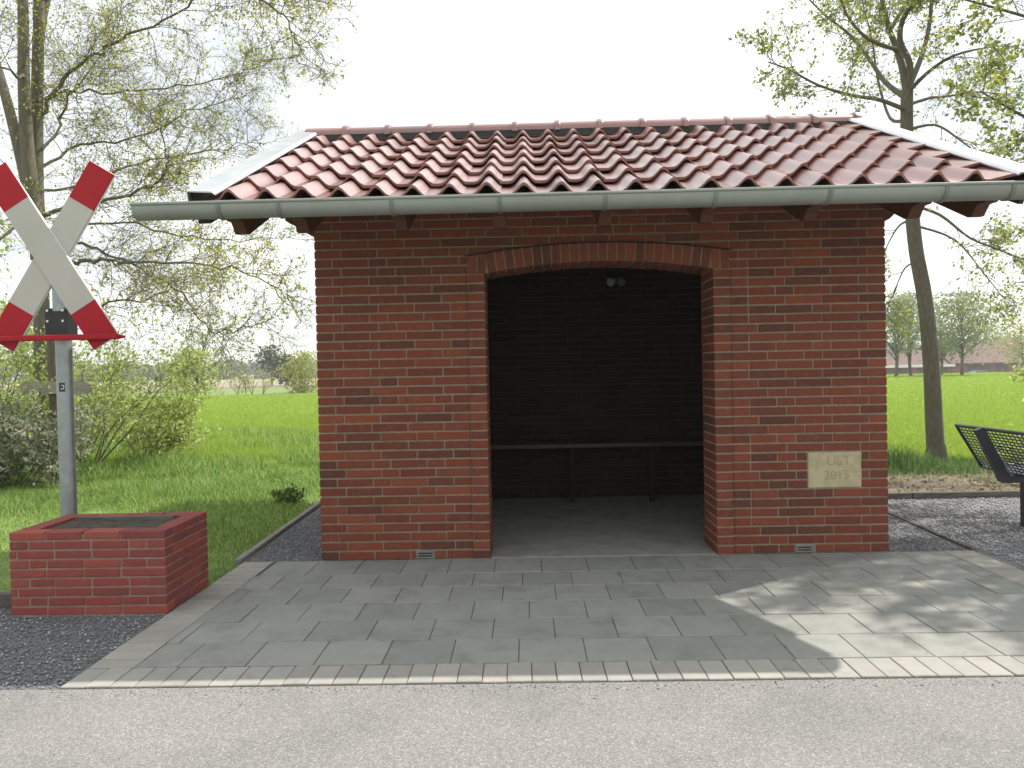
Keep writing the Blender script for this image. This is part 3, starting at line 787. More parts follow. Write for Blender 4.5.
# --- inside: bench along the back wall, spot lamps
ib = empty('wall_bench', (0, 2.25, 0.006), 'dark wooden slat bench along the back wall inside the shelter', 'bench')
for k, yy in enumerate((2.06, 2.175, 2.29)):
    MB().box(-1.45, 1.5, yy, yy+0.10, 0.535, 0.575, 0.004).build('slat', M['bench_wood'], ib)
for xx in (-0.9, -0.08, 0.68, 1.3):
    lg = MB().box(xx-0.025, xx+0.025, 2.12, 2.17, 0.007, 0.533, 0.002); lg.box(xx-0.025, xx+0.025, 2.17, 2.44, 0.49, 0.533, 0.002)
    lg.build('leg', M['dark'], ib)
la = empty('spot_lamp', (0.36, 2.3, 2.15), 'small twin spot lamp high on the back wall in the dark shelter', 'lamp')
MB().box(0.30, 0.45, 2.36, 2.447, 2.11, 2.17, 0.004).build('base_plate', M['lamp_body'], la)
for dx in (-0.035, 0.045):
    c = MB(); c.tube([(0.375+dx, 2.37, 2.13), (0.375+dx*1.2, 2.31, 2.12), (0.375+dx*1.3, 2.24, 2.105)], [0.02, 0.034, 0.040], 12)
    hd = c.build('lamp_head', M['lamp_body'], la)
    c2 = MB(); c2.tube([(0.375+dx*1.3, 2.238, 2.1045), (0.375+dx*1.31, 2.233, 2.104)], 0.033, 12); c2.build('lens', M['lamp_glass'], hd)

# ------------------------------------------------------------------ planter
PX0, PX1, PY0, PY1, PH = -3.33, -2.475, -1.14, -0.575, 0.46
pl = empty('brick_planter', ((PX0+PX1)/2, (PY0+PY1)/2, 0), 'low red brick planter box beside the paving, under the crossing sign', 'planter')
t_ = 0.10
cm = MB(); j = 0.005
cm.box(PX0+j, PX1-j, PY0+j, PY0+t_-j, -0.05, PH-0.02); cm.box(PX0+j, PX1-j, PY1-t_+j, PY1-j, -0.05, PH-0.02)
cm.box(PX0+j+0.001, PX0+t_-j, PY0+t_-j, PY1-t_+j, -0.05, PH-0.021); cm.box(PX1-t_+j, PX1-j-0.001, PY0+t_-j, PY1-t_+j, -0.05, PH-0.021)
core = cm.build('planter_wall', M['planter_mortar'], pl)
NC = 9; ph = PH/NC; bh = ph-0.009; bl = 0.2047
def pbrick(x0, x1, y0, y1, z0):
    dj = rng.uniform(-.002, .002)
    o = link('brick', brick_mesh(x1-x0, y1-y0, bh, 'brick', M['brick_red'], 0.004), ((x0+x1)/2+dj, (y0+y1)/2+rng.uniform(-.002, .002), z0+bh/2), core)
    o.rotation_euler = (0, rng.uniform(-.006, .006), rng.uniform(-.008, .008))
def prow(a, b, off):
    out = []; x = a; first = True
    while x < b-0.02:
        ln = off if first and off else bl; first = False
        e = min(x+ln, b)
        if b-e < 0.05: e = b
        out.append((x, e-0.0085 if e < b else b)); x = e
    return out
for i in range(NC):
    z0 = i*ph+0.001
    even = i % 2 == 0
    off = (0.0, 0.10, 0.045, 0.14)[i % 4]
    xa, xb = (PX0, PX1) if even else (PX0+t_+0.008, PX1-t_-0.008)
    ya, yb = (PY0+t_+0.008, PY1-t_-0.008) if even else (PY0, PY1)
    for p, q in prow(xa, xb, off):
        pbrick(p, q, PY0, PY0+t_, z0); pbrick(p, q, PY1-t_, PY1, z0)
    for p, q in prow(ya, yb, 0.0 if i % 4 < 2 else 0.11):
        pbrick(PX0, PX0+t_, p, q, z0); pbrick(PX1-t_, PX1, p, q, z0)
sm = sheet('soil', np.linspace(PX0+t_-0.004, PX1-t_+0.004, 14), np.linspace(PY0+t_-0.004, PY1-t_+0.004, 9), PH-0.028, M['soil'], bumps=0.010)
del sm['kind']; attach(sm, pl)
MB().box(PX0+t_+0.003, PX1-t_-0.05, PY1-t_-0.028, PY1-t_-0.003, PH-0.07, PH-0.006, 0.004).build('timber_lining', M['timber'], pl)

# ------------------------------------------------------------------ St Andrew's cross on its post
SY = -0.50; SX = -3.375
sg = empty('crossing_sign', (SX, SY, 0), 'red and white diagonal cross sign on a galvanised post behind the planter', 'sign')
pm = MB().tube([(SX, SY, -0.05), (SX, SY, 2.00)], 0.0475, 20); po = pm.build('post', M['steel'], sg); smooth_by_angle(po.data)
MB().tube([(SX, SY, 2.00), (SX, SY, 2.012)], 0.050, 20).build('post_cap', M['bracket'], po)
CX, CZ, CYY = -3.395, 2.035, -0.585
def arm(side, y0, name, l0, l1, mat, parent, wd=0.175, th=0.014, e=0.0):
    """a board piece along the arm direction; side=+1 rises to the right"""
    a = math.radians(58.2)
    d = Vector((math.cos(a)*side, 0, math.sin(a))); nn = Vector((-math.sin(a)*side, 0, math.cos(a)))
    mb = MB(); v, f = chamfer_box(l1-l0, th, wd, 0.001); c = Vector((CX, y0, CZ)) + d*((l0+l1)/2)
    mb.add([tuple(c + d*p[0] + Vector((0, p[1], 0)) + nn*p[2]) for p in v], f)
    return mb.build(name, mat, parent)
for side, y0 in ((-1, CYY), (1, CYY+0.016)):
    bd = arm(side, y0+0.0095, 'backing_board', -0.628, 0.628, M['sign_edge'], sg, 0.180, 0.012)
    arm(side, y0-0.001, 'white_field', -0.372, 0.372, M['sign_white'], bd, 0.175, 0.008)
    for s in (-1, 1):
        l0, l1 = sorted((s*0.3725, s*0.625)); arm(side, y0-0.001, 'red_end', l0, l1, M['sign_red'], bd, 0.175, 0.008)
bb = MB().box(SX-0.085, SX+0.06, SY-0.055, SY+0.055, 1.545, 1.72, 0.004).build('bracket', M['bracket'], sg)
for bx_ in (-0.06, 0.035):
    for bz in (1.64, 1.705):
        MB().tube([(SX+bx_, SY-0.056, bz), (SX+bx_, SY-0.066, bz)], 0.0085, 6).build('bolt', M['bolt'], bb)
MB().box(SX-0.03, SX+0.03, SY-0.06, SY-0.03, 1.70, 2.08, 0.003).build('mounting_rail', M['steel'], sg)
rb = MB(); rb.box(-3.86, -2.97, CYY-0.045, CYY-0.012, 1.517, 1.552, 0.006)
rb.tube([(-2.97, CYY-0.0285, 1.5345), (-2.935, CYY-0.0285, 1.532)], [0.016, 0.008], 8)
rb.tube([(-3.86, CYY-0.0285, 1.5345), (-3.90, CYY-0.0285, 1.532)], [0.016, 0.008], 8)
rb.build('red_bar', M['sign_red'], sg)
st = MB(); n = 6                                         # curved round sticker panel on the post
vv = []; 
for k in range(n+1):
    g = math.radians(-90+8-42*0.5+42*k/n)
    for zz in (1.205, 1.26): vv.append((SX+0.0483*math.cos(g), SY+0.0483*math.sin(g), zz))
st.add(vv, [(2*k, 2*k+2, 2*k+3, 2*k+1) for k in range(n)])
stk = st.build('sticker', M['sticker'], po)
ring = []
for k in range(12):
    a0 = math.radians(-150+25*k)
    ring.append((SX+0.012+0.009*math.cos(a0), SY-0.0492, 1.2325+0.013*math.sin(a0)))
MB().tube(ring, 0.0022, 5).build('sticker_print', M['white'], stk)

# ------------------------------------------------------------------ plants
class Plant:
    def __init__(s, seed, sides=5):
        s.r = random.Random(seed); s.nr = np.random.default_rng(seed); s.mb = MB(); s.leaf = []; s.sides = sides
    def path(s, p, d, length, n, wob, up=0.0):
        pts = [Vector(p)]; d = Vector(d).normalized()
        for i in range(n):
            d = (d + Vector((s.r.gauss(0, wob), s.r.gauss(0, wob), s.r.gauss(0, wob)+up))).normalized()
            pts.append(pts[-1]+d*(length/n))
        return pts
    def limb(s, pts, r0, r1, sides=None):
        m = len(pts); s.mb.tube(pts, [r0+(r1-r0)*(i/(m-1))**0.8 for i in range(m)], sides or s.sides, False)
    def grow(s, p, d, length, r, depth, kids, wob=0.16, up=0.03, leafn=3, spread=0.9, lsp=0.06, shrink=0.6, tmin=0.2):
        n = max(3, int(length/0.18)) if depth else 3
        n = min(n, 7)
        pts = s.path(p, d, length, n, wob, up); s.limb(pts, r, max(r*0.35, 0.0022), 5 if r > 0.012 else 3)
        if depth == 0:
            for k in range(leafn):
                q = pts[s.r.randint(1, len(pts)-1)]
                s.leaf.append((q.x+s.r.gauss(0, lsp), q.y+s.r.gauss(0, lsp), q.z+s.r.gauss(0, lsp)))
            return
        for k in range(kids):
            t = tmin+(1-tmin)*(k+s.r.random())/kids; i = min(int(t*n), n-1)
            q = pts[i].lerp(pts[i+1], t*n-i); td = (pts[i+1]-pts[i]).normalized()
            side = Vector((s.r.gauss(0, 1), s.r.gauss(0, 1), s.r.gauss(0, 1))); side = (side-td*side.dot(td)).normalized()
            s.grow(q, td+side*spread*s.r.uniform(0.6, 1.2), length*shrink*s.r.uniform(0.7, 1.2), max(r*0.5, 0.0022), depth-1, kids, wob, up, leafn, spread, lsp, shrink, tmin)
    def along(s, pts, n, length, r, depth, kids, tmin=0.15, **kw):
        m = len(pts)-1
        for k in range(n):
            t = tmin+(1-tmin)*(k+s.r.random())/n; i = min(int(t*m), m-1)
            q = Vector(pts[i]).lerp(Vector(pts[i+1]), t*m-i); td = (Vector(pts[i+1])-Vector(pts[i])).normalized()
            side = Vector((s.r.gauss(0, 1), s.r.gauss(0, 1), s.r.gauss(0, 1)+0.2)); side = (side-td*side.dot(td)).normalized()
            s.grow(q, td*0.7+side*s.r.uniform(0.6, 1.1), length*s.r.uniform(0.6, 1.25)*(1.1-0.5*t), r, depth, kids, **kw)
    def leaves_mesh(s, name, mat, size, pts=None, var=0.45, aspect=0.6):
        P = np.array(pts if pts is not None else s.leaf); n = len(P)
        return fast_mesh(name, *leaf_geo(P, s.nr, size, var, aspect), mat)
    def finish(s, root, trunk_name, crown_name, bark, leafm, size, var=0.45, aspect=0.6):
        me = mk_mesh(trunk_name, s.mb.v, s.mb.f, bark, True)
        o = link(trunk_name, me, (0, 0, 0)); attach(o, root)
        c = link(crown_name, s.leaves_mesh(crown_name, leafm, size, None, var, aspect), (0, 0, 0)); attach(c, root)
        return o, c

def leaf_geo(P, nr, size, var=0.45, aspect=0.6):
    n = len(P)
    a = nr.normal(size=(n, 3)); a /= np.linalg.norm(a, axis=1, keepdims=True)
    b = nr.normal(size=(n, 3)); b -= a*(a*b).sum(1, keepdims=True); b /= np.linalg.norm(b, axis=1, keepdims=True)
    c = np.cross(a, b)
    sz = size*nr.uniform(1-var, 1+var, (n, 1))
    tip = P+a*sz; mid = P+a*sz*0.5
    lft = mid+b*sz*aspect*0.5+c*sz*0.12; rgt = mid-b*sz*aspect*0.5+c*sz*0.12
    V = np.stack([P, lft, tip, rgt], 1).reshape(-1, 3)
    i = 4*np.arange(n)[:, None]
    F = np.concatenate([i+np.array([[0, 1, 2]]), i+np.array([[0, 2, 3]])])
    return V, F

def curve(pts, n=4):
    """smooth a polyline (Catmull-Rom)"""
    pts = [Vector(p) for p in pts]; out = []
    for i in range(len(pts)-1):
        p0 = pts[max(i-1, 0)]; p1 = pts[i]; p2 = pts[i+1]; p3 = pts[min(i+2, len(pts)-1)]
        for k in range(n):
            t = k/n
            out.append(0.5*((2*p1)+(p2-p0)*t+(2*p0-5*p1+4*p2-p3)*t*t+(3*p1-p0-3*p2+p3)*t**3))
    out.append(pts[-1]); return out

# --- tall tree at the left, several stems, thin young foliage
T = Plant(21)
TY = 5.9
base = at(46, 462, TY); base.z = 0
tl = empty('spring_tree', base, 'tall many-stemmed tree with thin yellow-green young leaves behind the cross sign', 'tree')
def pp(lst): return [at(u, v, TY+dy) for (u, v, dy) in lst]
stems = [
    (pp([(44, 470, 0), (43, 400, 0), (42, 320, 0), (40, 250, 0.0), (37, 190, 0), (37, 120, 0.1), (38, 60, 0.1), (39, 0, 0.1), (36, -90, 0.2), (44, -200, 0.2)]), 0.13, 0.06),
    (pp([(40, 260, 0), (33, 200, -0.1), (27, 140, -0.1), (24, 80, -0.2), (23, 0, -0.2), (18, -100, -0.3), (8, -200, -0.3)]), 0.12, 0.05),
    (pp([(34, 210, 0), (22, 160, 0.2), (8, 105, 0.4), (-8, 50, 0.6), (-40, -40, 0.9), (-70, -120, 1.0)]), 0.10, 0.04),
    (pp([(38, 40, 0.1), (46, 0, 0.3), (62, -50, 0.4), (90, -120, 0.5), (110, -190, 0.4)]), 0.08, 0.03),
]
for pts, a, b in stems: T.limb(curve(pts), a, b, 9)
limbs = [
    [(40, 115, .1), (65, 78, .0), (94, 55, -.3), (121, 39, -.5), (176, 12, -.9), (235, -18, -1.2), (290, -30, -1.5)],
    [(42, 150, 0), (58, 125, .3), (70, 95, .6), (100, 60, .9), (128, 0, 1.2)],
    [(40, 215, 0), (70, 208, -.4), (100, 201, -.8), (146, 188, -1.1), (163, 173, -1.2), (166, 150, -1.3), (150, 110, -1.5)],
    [(42, 268, 0), (75, 264, -.3), (100, 260, -.6), (140, 263, -.9), (200, 262, -1.2), (250, 275, -1.5), (296, 298, -1.8)],
    [(42, 240, 0), (85, 243, .4), (115, 258, .5), (175, 287, .6), (200, 320, .6), (215, 331, .5), (245, 327, .4), (275, 318, .3)],
    [(44, 312, 0), (100, 303, .6), (150, 298, 1.0), (180, 285, 1.3), (215, 262, 1.6)],
    [(38, 100, 0), (68, 90, .8), (125, 92, 1.2), (190, 84, 1.6), (240, 72, 1.8), (262, 60, 1.9)],
    [(46, 0, .3), (90, -40, -.2), (160, -40, -.7), (230, -15, -1.0), (270, 5, -1.2), (295, 35, -1.3), (300, 62, -1.3)],
    [(60, -50, .4), (140, -90, .2), (220, -70, 0), (285, -25, -.2), (312, 0, -.2)],
    [(40, 170, 0), (80, 148, .9), (140, 135, 1.3), (200, 108, 1.7), (245, 95, 1.9)],
    [(37, 190, 0), (90, 182, 1.2), (150, 160, 1.8), (215, 150, 2.2), (262, 140, 2.4)],
    [(36, 210, 0), (10, 235, -.6), (-30, 245, -1.0), (-70, 240, -1.2)],
    [(24, 80, -.2), (0, 65, -.8), (-40, 30, -1.2)],
    [(41, 235, 0), (110, 222, 1.2), (180, 235, 1.7), (240, 240, 2.0), (290, 236, 2.2)],
]
for k, l_ in enumerate(limbs):
    pts = [q+Vector((T.r.gauss(0, .022), T.r.gauss(0, .03), T.r.gauss(0, .022))) if 0 < i_ else q for i_, q in enumerate(curve(pp(l_), 5))]; r0 = 0.042 if k in (0, 2, 3, 7) else 0.03
    T.limb(pts, r0*0.85, 0.005, 6)
    T.along(pts, 34 if k < 11 or k > 12 else 10, 0.85, 0.0075, 2, 5, tmin=0.14, wob=0.26, up=0.0, leafn=2, spread=1.0, lsp=0.028, shrink=0.55)
for pts, a, b in stems[:3]:
    T.along(curve(pts)[8:], 10, 0.8, 0.008, 2, 4, wob=0.2, up=0.0, leafn=3, lsp=0.05, shrink=0.55)
# tufts of denser young leaves here and there on the limbs
for (u, v, dy, n, s) in ((115, 25, -.4, 190, .17), (140, 40, -.6, 120, .16), (30, 105, -.2, 150, .17), (35, 15, -.2, 130, .2), (80, 60, 0, 80, .15), (150, 180, -1.1, 60, .2),
                         (225, 268, -1.4, 110, .2), (255, 272, -1.5, 140, .2), (270, 15, -1.1, 120, .2), (245, 25, -1.2, 120, .2), (215, 245, -1, 120, .22),
                         (60, 95, .5, 90, .14), (285, 45, -1.3, 80, .2), (235, 0, -1, 90, .2), (180, 230, .5, 60, .2), (165, 130, -1.3, 40, .2)):
    c = at(u, v, TY+dy)
    for k in range(n): T.leaf.append((c.x+T.r.gauss(0, s*1.2), c.y+T.r.gauss(0, s), c.z+T.r.gauss(0, s*0.7)))
T.finish(tl, 'trunk', 'crown', M['bark_pale'], M['leaf_young'], 0.040)

# --- slim oak behind the shelter at the right
T = Plant(34); TY = 4.75
base = at(936, 462, TY); base.z = 0
tr = empty('oak_tree', base, 'slim leaning oak with fresh green leaves standing behind the shelter', 'tree')
tp = pp([(936.5, 464, 0), (934, 420, 0), (931, 360, 0), (925, 300, 0), (916, 250, 0), (911, 200, 0), (907, 140, 0), (907, 90, 0)])
T.limb(curve(tp), 0.112, 0.072, 12)
T.mb.tube([tp[0]-Vector((0, 0, 0.1)), tp[0]+Vector((0, 0, 0.03)), tp[0]+Vector((0, 0, 0.25))], [0.17, 0.135, 0.110], 12, False)
limbs = [
    ([(907, 92, 0), (903, 70, .0), (897, 50, .1), (888, 25, .2), (880, -10, .3), (868, -70, .4), (860, -150, .3)], 0.055, 0.016),
    ([(907, 92, 0), (910, 65, -.1), (900, 40, -.2), (905, 15, -.3), (925, -10, -.5), (935, -60, -.5), (940, -140, -.6)], 0.048, 0.015),
    ([(908, 88, 0), (922, 55, .3), (930, 20, .5), (934, -30, .7), (950, -110, .9)], 0.045, 0.014),
    ([(908, 92, 0), (925, 75, -.3), (945, 60, -.5), (965, 52, -.8), (985, 48, -1.0)], 0.03, 0.008),
    ([(908, 105, 0), (930, 98, .4), (950, 96, .7), (975, 92, 1.0), (1010, 95, 1.2)], 0.026, 0.007),
    ([(906, 98, 0), (885, 82, .4), (870, 60, .7), (850, 35, 1.0), (825, 15, 1.2), (800, -10, 1.4)], 0.04, 0.009),
    ([(906, 110, 0), (880, 100, -.4), (850, 95, -.7), (818, 85, -.9), (790, 70, -1.0), (768, 62, -1.1)], 0.03, 0.007),
    ([(898, 50, .1), (870, 40, -.4), (850, 20, -.6), (835, -10, -.8), (800, -50, -.8)], 0.03, 0.008),
    ([(906, 120, 0), (890, 118, .6), (878, 80, .9), (872, 40, 1.1), (862, 0, 1.2)], 0.028, 0.008),
    ([(911, 205, 0), (940, 215, -.3), (970, 238, -.5), (1000, 250, -.6), (1030, 262, -.7)], 0.024, 0.006),
    ([(912, 220, 0), (900, 225, .3), (890, 240, .5), (880, 262, .6)], 0.018, 0.005),
    ([(918, 262, 0), (905, 268, .3), (895, 290, .5), (884, 318, .6)], 0.015, 0.004),
    ([(913, 225, 0), (955, 240, .5), (985, 275, .8), (1005, 300, .9)], 0.018, 0.005),
    ([(907, 130, 0), (935, 125, -.5), (960, 140, -.8), (985, 160, -1.0)], 0.022, 0.006),
    ([(890, 30, .2), (925, -20, 1.0), (980, -50, 1.5), (1030, -60, 1.8)], 0.03, 0.008),
    ([(880, -20, .3), (830, -60, .5), (780, -80, .6), (750, -70, .6)], 0.03, 0.008),
]
for l_, a, b in limbs:
    pts = curve(pp(l_), 4); T.limb(pts, a, b, 6)
    ln_ = sum((pts[i+1]-pts[i]).length for i in range(len(pts)-1))
    T.along(pts, max(5, int(ln_*6.5)), 0.62, 0.006, 2, 4, tmin=0.36, wob=0.22, up=0.03, leafn=4, spread=0.9, lsp=0.03, shrink=0.55)
T.finish(tr, 'trunk', 'crown', M['bark'], M['leaf_oak'], 0.046)
tr.location = base

# --- neighbouring tree, trunk out of frame at the right, boughs reach in and dapple the paving
T = Plant(55)
base = Vector((7.3, 2.6, 0))
tb = empty('roadside_tree', base, 'leafy boughs of a second oak reaching in at the upper right edge', 'tree')
trunk = [base+Vector((0, 0, -0.1)), base+Vector((0.05, 0, 1.2)), base+Vector((0.0, -0.05, 2.6)), base+Vector((-0.1, 0, 4.0)), base+Vector((-0.2, 0.1, 6.0)), base+Vector((-0.1, 0.2, 8.5))]
T.limb(curve(trunk), 0.17, 0.05, 12)
bough = [((7.2, 2.6, 2.9), (6.0, 2.9, 3.3), (5.0, 3.0, 3.7), (4.3, 3.0, 4.1)), ((7.2, 2.6, 3.4), (6.2, 2.3, 4.3), (5.4, 2.0, 4.8), (4.8, 2.0, 5.0)),
         ((7.2, 2.6, 3.6), (6.3, 3.4, 4.6), (5.3, 3.8, 5.2), (4.4, 4.0, 5.6)), ((7.2, 2.6, 4.5), (6.3, 2.2, 5.3), (5.6, 2.0, 5.6), (5.0, 1.9, 5.9)),
         ((7.1, 2.6, 5.0), (6.0, 3.0, 6.0), (5.2, 3.2, 6.4), (4.5, 3.4, 6.7)), ((7.1, 2.6, 5.5), (6.8, 3.2, 6.5), (6.4, 3.6, 7.2)), ((7.0, 2.6, 6.0), (6.4, 3.8, 7.2), (5.8, 4.6, 7.8)),
         ((7.3, 2.6, 4.0), (8.4, 2.4, 5.0), (9.2, 2.5, 5.4)), ((7.2, 2.6, 5.0), (8.2, 3.4, 6.2), (8.8, 4.0, 6.8)), ((7.2, 2.6, 3.1), (6.4, 1.8, 3.5), (5.8, 1.3, 3.8), (5.3, 1.0, 4.1)),
         ((7.1, 2.7, 6.6), (6.8, 3.4, 7.6), (6.6, 4.2, 8.6)), ((7.2, 2.6, 3.4), (6.6, 1.9, 4.2), (5.9, 1.35, 4.7), (5.2, 1.1, 5.0)), ((7.2, 2.6, 3.8), (6.8, 1.8, 4.6), (6.2, 1.3, 5.0), (5.7, 1.0, 5.1)), ((7.2, 2.6, 3.3), (6.5, 2.2, 3.9), (5.9, 1.7, 4.3), (5.4, 1.3, 4.6))]
for l_ in bough:
    pts = curve(l_, 4); T.limb(pts, 0.045, 0.008, 6)
    T.along(pts, 16, 0.72, 0.007, 2, 4, tmin=0.25, wob=0.2, up=0.02, leafn=6, spread=0.9, lsp=0.035, shrink=0.55)
T.finish(tb, 'trunk', 'crown', M['bark'], M['leaf_oak'], 0.060)

# --- shrubs at the left
def shrub(name, base, h, w, label, leafm, nst, leafn, size, seed, bark='bark', depth=2, kids=5, lean=(0, 0), cat='shrub', lsp=0.07, group=None):
    T = Plant(seed); root = empty(name, base, label, cat, group); base = Vector(base)
    for k in range(nst):
        a = T.r.uniform(0, 6.28); q = base+Vector((math.cos(a), math.sin(a), 0))*w*0.12*T.r.random()
        d = Vector((math.cos(a)*w/h*T.r.uniform(0.1, 0.9)+lean[0], math.sin(a)*w/h*T.r.uniform(0.1, 0.9)+lean[1], 1))
        ln_ = h*T.r.uniform(0.6, 1.05); pts = T.path(q, d, ln_, 6, 0.10, -0.03)
        T.limb(pts, 0.010*h/2+0.004, 0.003, 5)
        T.along(pts, 9, h*0.30, 0.005, depth-1, kids, tmin=0.12, wob=0.2, up=0.0, leafn=leafn, spread=1.0, lsp=lsp, shrink=0.6)
    o, c = T.finish(root, 'stems', 'foliage', M[bark], M[leafm], size)
    return root, T
shrub('light_shrub', (-6.75, 5.6, 0), 2.25, 2.1, 'airy light green shrub right of the cross sign post', 'leaf_shrub', 12, 9, 0.056, 3, lean=(0.10, 0))
shrub('light_shrub', (-6.3, 6.3, 0), 1.3, 1.7, 'low pale green bush at the edge of the green field', 'leaf_shrub', 9, 9, 0.054, 4, lean=(0.12, 0))
shrub('green_shrub', (-9.3, 7.2, 0), 3.0, 2.2, 'dense mid green bush at the left edge behind the cross sign', 'leaf_shrub', 10, 6, 0.08, 5)
shrub('green_shrub', (-10.6, 9.4, 0), 4.6, 3.0, 'tall leafy bush at the left picture edge behind the other shrubs', 'leaf_shrub', 11, 7, 0.095, 6)
shrub('green_shrub', (-8.3, 8.2, 0), 2.3, 1.8, 'mid green bush behind the wooden signpost', 'leaf_shrub', 9, 6, 0.075, 8)
root, T = shrub('flowering_shrub', (-6.75, 4.0, 0), 1.12, 1.35, 'greyish shrub with cream flower heads at the lower left edge', 'leaf_plum', 16, 8, 0.06, 7, lsp=0.05)
fl = []
for k in range(170):
    q = T.leaf[T.r.randrange(len(T.leaf))]
    for m in range(14): fl.append((q[0]+T.r.gauss(0, .028), q[1]+T.r.gauss(0, .028), q[2]+T.r.gauss(0, .016)))
o = link('flower_heads', T.leaves_mesh('flower_heads', M['petal'], 0.03, fl, 0.3, 0.9), (0, 0, 0)); attach(o, root)
T = Plant(91); root = empty('leafy_shrub', (6.4, 3.4, 0), 'bright green leafy twigs reaching in above the black bench', 'shrub')
for k in range(6):
    d = Vector((-1.0+T.r.gauss(0, .35), T.r.gauss(0, .4), 1.0+T.r.gauss(0, .3)))
    pts = T.path((6.4+T.r.gauss(0, .1), 3.4+T.r.gauss(0, .1), 0.0), d, 1.75*T.r.uniform(0.75, 1.05), 7, 0.08, -0.06); T.limb(pts, 0.014, 0.004, 5)
    T.along(pts, 9, 0.32, 0.004, 1, 5, tmin=0.3, leafn=5, lsp=0.04)
T.finish(root, 'stems', 'foliage', M['bark'], M['leaf_shrub'], 0.06)

# --- wooden signpost between the stems
ws = empty('wooden_signpost', (at(54.5, 460, 4.6).x, 4.6, 0), 'weathered wooden finger post between the tree stems behind the cross sign', 'signpost')
wx = at(55.5, 400, 4.6).x
pm = MB(); pm.tube([(wx, 4.6, -0.1), (wx+0.005, 4.6, 0.9), (wx-0.015, 4.6, 1.95)], [0.08, 0.076, 0.072], 10); pm.build('post', M['post_wood'], ws)
a = at(18, 388, 4.5); b = at(93, 387, 4.5); h = 0.08
pts = [(a.x, a.z+0.015), (a.x+0.10, a.z+h), (b.x-0.10, b.z+h), (b.x-0.02, b.z+0.035), (b.x-0.05, b.z+0.012), (b.x, b.z-0.01), (b.x-0.07, b.z-h), (a.x+0.09, a.z-h), (a.x+0.005, a.z-0.035), (a.x+0.05, a.z-0.012)]
bm_ = MB(); bm_.prism(pts, lambda p, t: (p[0], t, p[1]), 4.49, 4.522); bm_.build('finger_board', M['old_wood'], ws)

# ------------------------------------------------------------------ black perforated bench at the right
bn = empty('metal_bench', (3.32, 0.25, 0), 'black perforated metal bench on the gravel at the right edge', 'bench')
BY0, BY1 = -0.65, 1.16
def back_pt(s): return Vector((3.02+0.205*s, 0, 0.755-0.345*s))      # 0 top .. 1 bottom of the backrest
def perforated(p, q, y0, y1, pitch, bar, th, py=0.05):
    """sheet with square holes: lattice of bars along two directions"""
    d = q-p; ln = d.length; dn = d.normalized(); nn = Vector((dn.z, 0, -dn.x)); mb = MB()
    ny = int((y1-y0)/py); ns = int(ln/pitch)
    for i in range(ny+1):
        yy = y0+(y1-y0)*i/ny; c = p+d*0.5
        v, f = chamfer_box(ln, bar, th, 0); mb.add([tuple(c+dn*t[0]+Vector((0, yy+t[1], 0))+nn*t[2]) for t in v], f)
    for i in range(ns+1):
        c = p+d*(i/ns)
        v, f = chamfer_box(bar, y1-y0+bar, th*0.92, 0); mb.add([tuple(c+dn*t[0]+Vector((0, (y0+y1)/2+t[1], 0))+nn*t[2]) for t in v], f)
    return mb
perforated(back_pt(0.03), back_pt(1), BY0+0.01, BY1-0.01, 0.026, 0.0105, 0.003).build('backrest', M['bench_metal'], bn)
sp0, sp1 = Vector((3.245, 0, 0.405)), Vector((3.68, 0, 0.435))
perforated(sp0, sp1, BY0+0.01, BY1-0.01, 0.024, 0.0115, 0.003).build('seat', M['bench_metal'], bn)
fr = MB()
t0, t1 = back_pt(0), back_pt(1)
fr.tube([(t0.x, BY0, t0.z), (t0.x, BY1, t0.z)], 0.014, 8); fr.tube([(t1.x, BY0, t1.z), (t1.x, BY1, t1.z)], 0.012, 8)
for yy in (BY0, BY1): fr.tube([(t0.x, yy, t0.z), (t1.x, yy, t1.z)], 0.014, 8)
fr.build('back_frame', M['bench_metal'], bn)
fr = MB()
for pnt in (sp0, sp1): fr.tube([(pnt.x, BY0, pnt.z), (pnt.x, BY1, pnt.z)], 0.013, 8)
for yy in (BY0, BY1): fr.tube([(sp0.x, yy, sp0.z), (sp1.x, yy, sp1.z)], 0.013, 8)
fr.build('seat_frame', M['bench_metal'], bn)
for yy in (0.76, -0.25):
    am = MB()
    prof2 = [(2.965, 0.745), (3.01, 0.765), (3.035, 0.755), (3.205, 0.415), (3.24, 0.388), (3.66, 0.405), (3.66, 0.345), (3.19, 0.335), (3.15, 0.345)]
    am.prism(prof2, lambda p, t: (p[0]-0.022, t, p[1]), yy-0.022, yy+0.022)
    am.build('bracket_arm', M['bench_metal'], bn)
    MB().box(3.30, 3.36, yy-0.03, yy+0.03, -0.05, 0.338, 0.004).build('leg', M['bench_metal'], bn)

